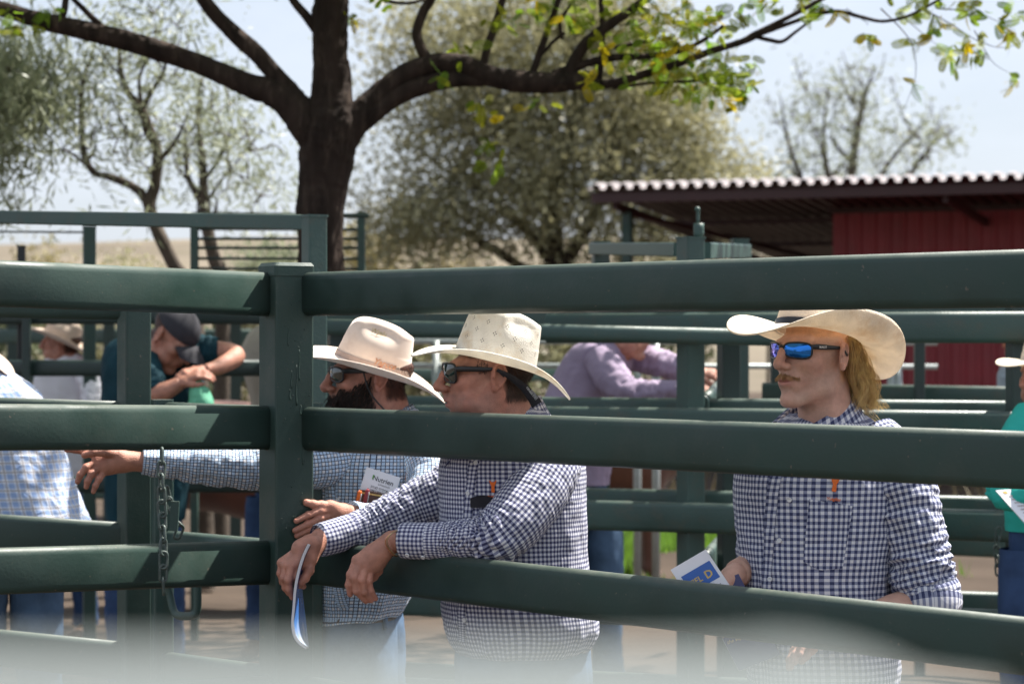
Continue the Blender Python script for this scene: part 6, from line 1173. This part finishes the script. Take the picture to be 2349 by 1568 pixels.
# bid card in the bearded man's pocket
TL, TR, BL = at(841, 1070, 6.655), at(919, 1095, 6.66), at(815, 1155, 6.645); BR = TR + BL - TL
bc, c, n = sheet('bid_card', (TL, TR, BR, BL), M['paper'], 'white bid card sticking out of the bearded man shirt pocket', 'card', .0008)
label_text(bc, c, n, 'Nutrien', .56, .27, .0185, M['print_black'], bold=.0002); label_text(bc, c, n, 'Livestock', .62, .36, .0088, M['print_black'], shear=.25); label_text(bc, c, n, 'STUD STOCK', .53, .47, .0082, M['print_black'], bold=.0001); label_text(bc, c, n, "BUYER'S BID CARD", .52, .56, .0074, M['print_black'], bold=.0001); label_text(bc, c, n, 'SHOW THIS NUMBER WHEN BIDDING', .55, .63, .0042, M['print_black'])
label_box(bc, c, n, .24, .14, .28, .25, M['print_green'], .0009)
wa, wc, wn2 = sheet('wallet', (at(826, 1122, 6.635), at(902, 1135, 6.64), at(893, 1185, 6.64), at(822, 1180, 6.635)), M['leather'], 'brown leather wallet in the bearded man shirt pocket below the card', 'wallet', .008, M['leather'])
label_box(wa, wc, wn2, .06, .08, .94, .14, M['print_gold'], .0006, 'trim')
for k, (a, b, mt, lb) in enumerate((((825, 1126), (813, 1190), 'orange', 'orange pen clipped at the front of the bearded man pocket'), ((843, 1122), (832, 1185), 'maroon', 'dark red pen in the bearded man pocket beside the wallet'))):
    V, Fc = simple_tube(pxp([(a[0], a[1], 6.615, .003), (a[0], a[1] + 3, 6.615, .0058), ((a[0]+b[0])/2, (a[1]+b[1])/2, 6.615, .0055), (b[0], b[1], 6.62, .0045)]), 16, 12); t = prop(mk('pen', V, Fc, M[mt], None), lb, 'pen', 'pens in the pocket')
    V, Fc = simple_tube(pxp([(a[0] + 4, a[1] + 6, 6.606, .0014), (a[0] - 1, a[1] + 34, 6.606, .0014)]), 4, 6); mk('clip', V, Fc, M['galv'], t)
# glasses pouch in the pocket of the leaning man
ij = nearest_ij(T2, 1108, 1150); V2, Fc = gridpatch(.060, .030, 12, 8, lambda V: np.stack([V[:, 0], V[:, 1]*(1 - .25*(V[:, 0]/.03)**2) - .004*(np.abs(V[:, 0])/.03)**2], 1)); o = decal('glasses_pouch', T2, ij, V2, Fc, M['blackcloth'], None, .009, 0.0, True); prop(o, 'black glasses pouch on the chest pocket of the leaning man', 'pouch')
# sale catalogue in his hand
E1 = crom([list(at(*q)) for q in ((709, 1247, 6.085), (698, 1270, 6.085), (687, 1303, 6.085), (678, 1345, 6.085), (674, 1390, 6.085), (671, 1430, 6.085), (676, 1458, 6.087), (688, 1475, 6.09), (703, 1485, 6.095))], 40)
E2 = crom([list(at(*q)) for q in ((711, 1250, 6.25), (703, 1272, 6.25), (695, 1305, 6.25), (690, 1345, 6.25), (694, 1390, 6.25), (699, 1430, 6.25), (702, 1458, 6.25), (704, 1475, 6.25), (706, 1486, 6.25))], 40)
cat_o = thing('catalogue', 'glossy blue sale catalogue hanging from the leaning man right hand', 'catalogue', E1[20])
U = np.linspace(0, 1, 8); G = np.array([[a*(1-u) + b*u for u in U] for a, b in zip(E1, E2)]); N = np.cross(np.gradient(G, axis=0), np.gradient(G, axis=1)); N /= np.linalg.norm(N, axis=2, keepdims=True); N *= np.sign(N[..., :1] + 1e-9)
def coverm():
    m, n, l, b = nt('blue_photo_cover'); b.inputs['Roughness'].default_value = .25; tc = n.new('ShaderNodeTexCoord'); sp = n.new('ShaderNodeSeparateXYZ'); l.new(tc.outputs['UV'], sp.inputs[0]); nz = n.new('ShaderNodeTexNoise'); nz.inputs['Scale'].default_value = 5; l.new(tc.outputs['UV'], nz.inputs['Vector'])
    ad = n.new('ShaderNodeMath'); ad.operation = 'MULTIPLY_ADD'; l.new(nz.outputs['Fac'], ad.inputs[0]); ad.inputs[1].default_value = .35; l.new(sp.outputs[1], ad.inputs[2]); rp = n.new('ShaderNodeValToRGB'); e = rp.color_ramp.elements; e[0].position = .40; e[0].color = (.05, .03, .16, 1); e[1].position = 1.0; e[1].color = (.55, .62, .75, 1); q = e.new(.58); q.color = (.02, .10, .42, 1); q = e.new(.80); q.color = (.06, .22, .60, 1)
    l.new(ad.outputs[0], rp.inputs['Fac']); l.new(rp.outputs['Color'], b.inputs['Base Color']); return m
M['cover'] = coverm(); uvc = griduv(40, 8, U, np.linspace(0.0, 1, 40), False)
mk('front_cover', (G + N*.0042).reshape(-1, 3), gridfaces(40, 8, False), M['cover'], cat_o, uv=uvc); mk('back_cover', (G - N*.0042).reshape(-1, 3), gridfaces(40, 8, False), M['cover'], cat_o, uv=uvc)
for k in (-1, 0, 1):
    q = np.array((0.0008*k, 0, 0)) * np.linspace(1, .1, 40)[:, None]; c0 = [G[:, 0] + N[:, 0]*(.0017*k - .0008) + q + np.array((0, -.002, 0)), G[:, 0] + N[:, 0]*(.0017*k + .0008) + q + np.array((0, -.002, 0)), G[:, -1] + N[:, -1]*(.0017*k + .0008), G[:, -1] + N[:, -1]*(.0017*k - .0008)]
    mk('page_block', np.stack(c0, 1).reshape(-1, 3), gridfaces(40, 4) + [(0, 1, 2, 3), (156, 157, 158, 159)], M['paper'], cat_o, False)
# brochures of the young man
TL, TR = at(1538, 1306, 5.48), at(1619, 1259, 5.48); dn = (at(1667, 1331, 5.47) - TR); dn = dn / dn.length * 0.15
br, c, n = sheet('brochure', (TL, TR, TR + dn, TL + dn), M['paper'], 'white folded brochure with blue title panel held by the young man', 'brochure', .003)
label_box(br, c, n, .12, .17, .92, .46, M['print_blue']); label_text(br, c, n, 'FIEL', .40, .375, .0180, M['print_gold'], bold=.0005); label_text(br, c, n, 'D', .76, .39, .0250, M['print_gold'], bold=.0006); label_text(br, c, n, '187', .66, .52, .0115, M['print_white'], shear=.3); label_text(br, c, n, 'SIRE FLEET', .60, .60, .0120, M['print_black']); label_text(br, c, n, 'AUGUST 2025', .72, .68, .0050, M['print_black'])
TL, TR = at(1600, 1352, 5.50), at(1694, 1315, 5.505); dn = (at(1790, 1500, 5.46) - TR)
bo, c, n = sheet('booklet', (TL, TR, TR + dn, TL + dn), M['print_navy'], 'dark navy sale booklet behind the white brochure', 'booklet', .004)
label_text(bo, c, n, 'Thanks for', .35, .60, .012, M['print_gold'], shear=.3); label_text(bo, c, n, 'the support', .45, .68, .012, M['print_gold'], shear=.3)
pa, c, n = sheet('paper_sheet', (at(2284, 1124, 7.88), at(2400, 1112, 7.88), at(2470, 1195, 7.80), at(2352, 1200, 7.80)), M['paper'], 'white printed sheet held by the woman in turquoise', 'paper', .004)
for k in range(7): label_box(pa, c, n, .14, .18 + .1*k, .86, .22 + .1*k, M['zinc'])
label_box(pa, c, n, .10, .05, .18, .12, M['print_gold'])
# mint bag
V, Fc = simple_tube(pxp([(448, 868, 10.58, .010), (452, 885, 10.58, .026), (458, 905, 10.58, .042), (462, 930, 10.58, .050), (464, 948, 10.58, .030)]), 30, 26, 1.0, (0, 1, 0)); Rg = V.reshape(30, 26, 3); Rg = wrinkle(Rg, .007, 26, 3.0); prop(mk('plastic_bag', Rg.reshape(-1, 3), gridfaces(30, 26), M['mint'], None), 'mint green plastic bag held by the man in the grey cap', 'bag')
# cattle
def cow(label, px, Y, flip):
    v = Vol((-1.15, -0.42, 0.0), (1.15, 0.42, 1.55), 0.022)
    v.ell((0, 0, .92), (.68, .30, .34), .08); v.ell((.48, 0, .98), (.30, .27, .33), .1); v.ell((-.52, 0, .98), (.28, .28, .30), .1); v.ell((.30, 0, .78), (.35, .24, .26), .1)
    v.cap((.62, 0, 1.06), (.92, 0, 1.18), .19, .14, .08); v.cap((.90, 0, 1.20), (1.06, 0, 1.02), .115, .075, .05); v.ell((.55, 0, 1.25), (.18, .13, .10), .08)
    for s in (-1, 1):
        v.cap((.48, s*.16, .72), (.47, s*.16, .40), .105, .065, .06); v.cap((.47, s*.16, .40), (.48, s*.16, .06), .055, .045, .03); v.cap((.48, s*.16, .06), (.51, s*.16, .03), .055, .05, .02)
        v.cap((-.55, s*.16, .78), (-.46, s*.17, .58), .15, .10, .06); v.cap((-.46, s*.17, .58), (-.60, s*.17, .36), .085, .055, .04); v.cap((-.60, s*.17, .36), (-.57, s*.17, .06), .050, .045, .03); v.cap((-.57, s*.17, .06), (-.54, s*.17, .03), .055, .05, .02)
        v.cap((.88, s*.10, 1.24), (.86, s*.24, 1.20), .035, .045, .03)
    v.cap((-.78, 0, 1.16), (-.84, 0, .80), .035, .022, .03); v.cap((-.84, 0, .80), (-.84, 0, .52), .022, .04, .02)
    V, Q = v.mesh(); V[:, 0] *= flip; p = at(px, 0, Y); t = thing('cow', label, 'cow', (p.x, Y, 0), 'cattle behind the far rails'); mk('body', V + np.array((p.x, Y, 0)), Q, M['hide'], t, attr=None)
    for s in (-1, 1): V, Fc = simple_tube([[p.x + flip*.90, Y + s*.09, 1.28, .03], [p.x + flip*.93, Y + s*.17, 1.33, .022], [p.x + flip*.97, Y + s*.20, 1.40, .008]], 10, 10); mk('horn', V, Fc, M['bandtrim'], t)
cow('dark red cow behind the far rail left of the corner post', 505, 15.0, 1); cow('dark red cow seen low between the rails right of the leaning man', 1330, 17.0, 1)
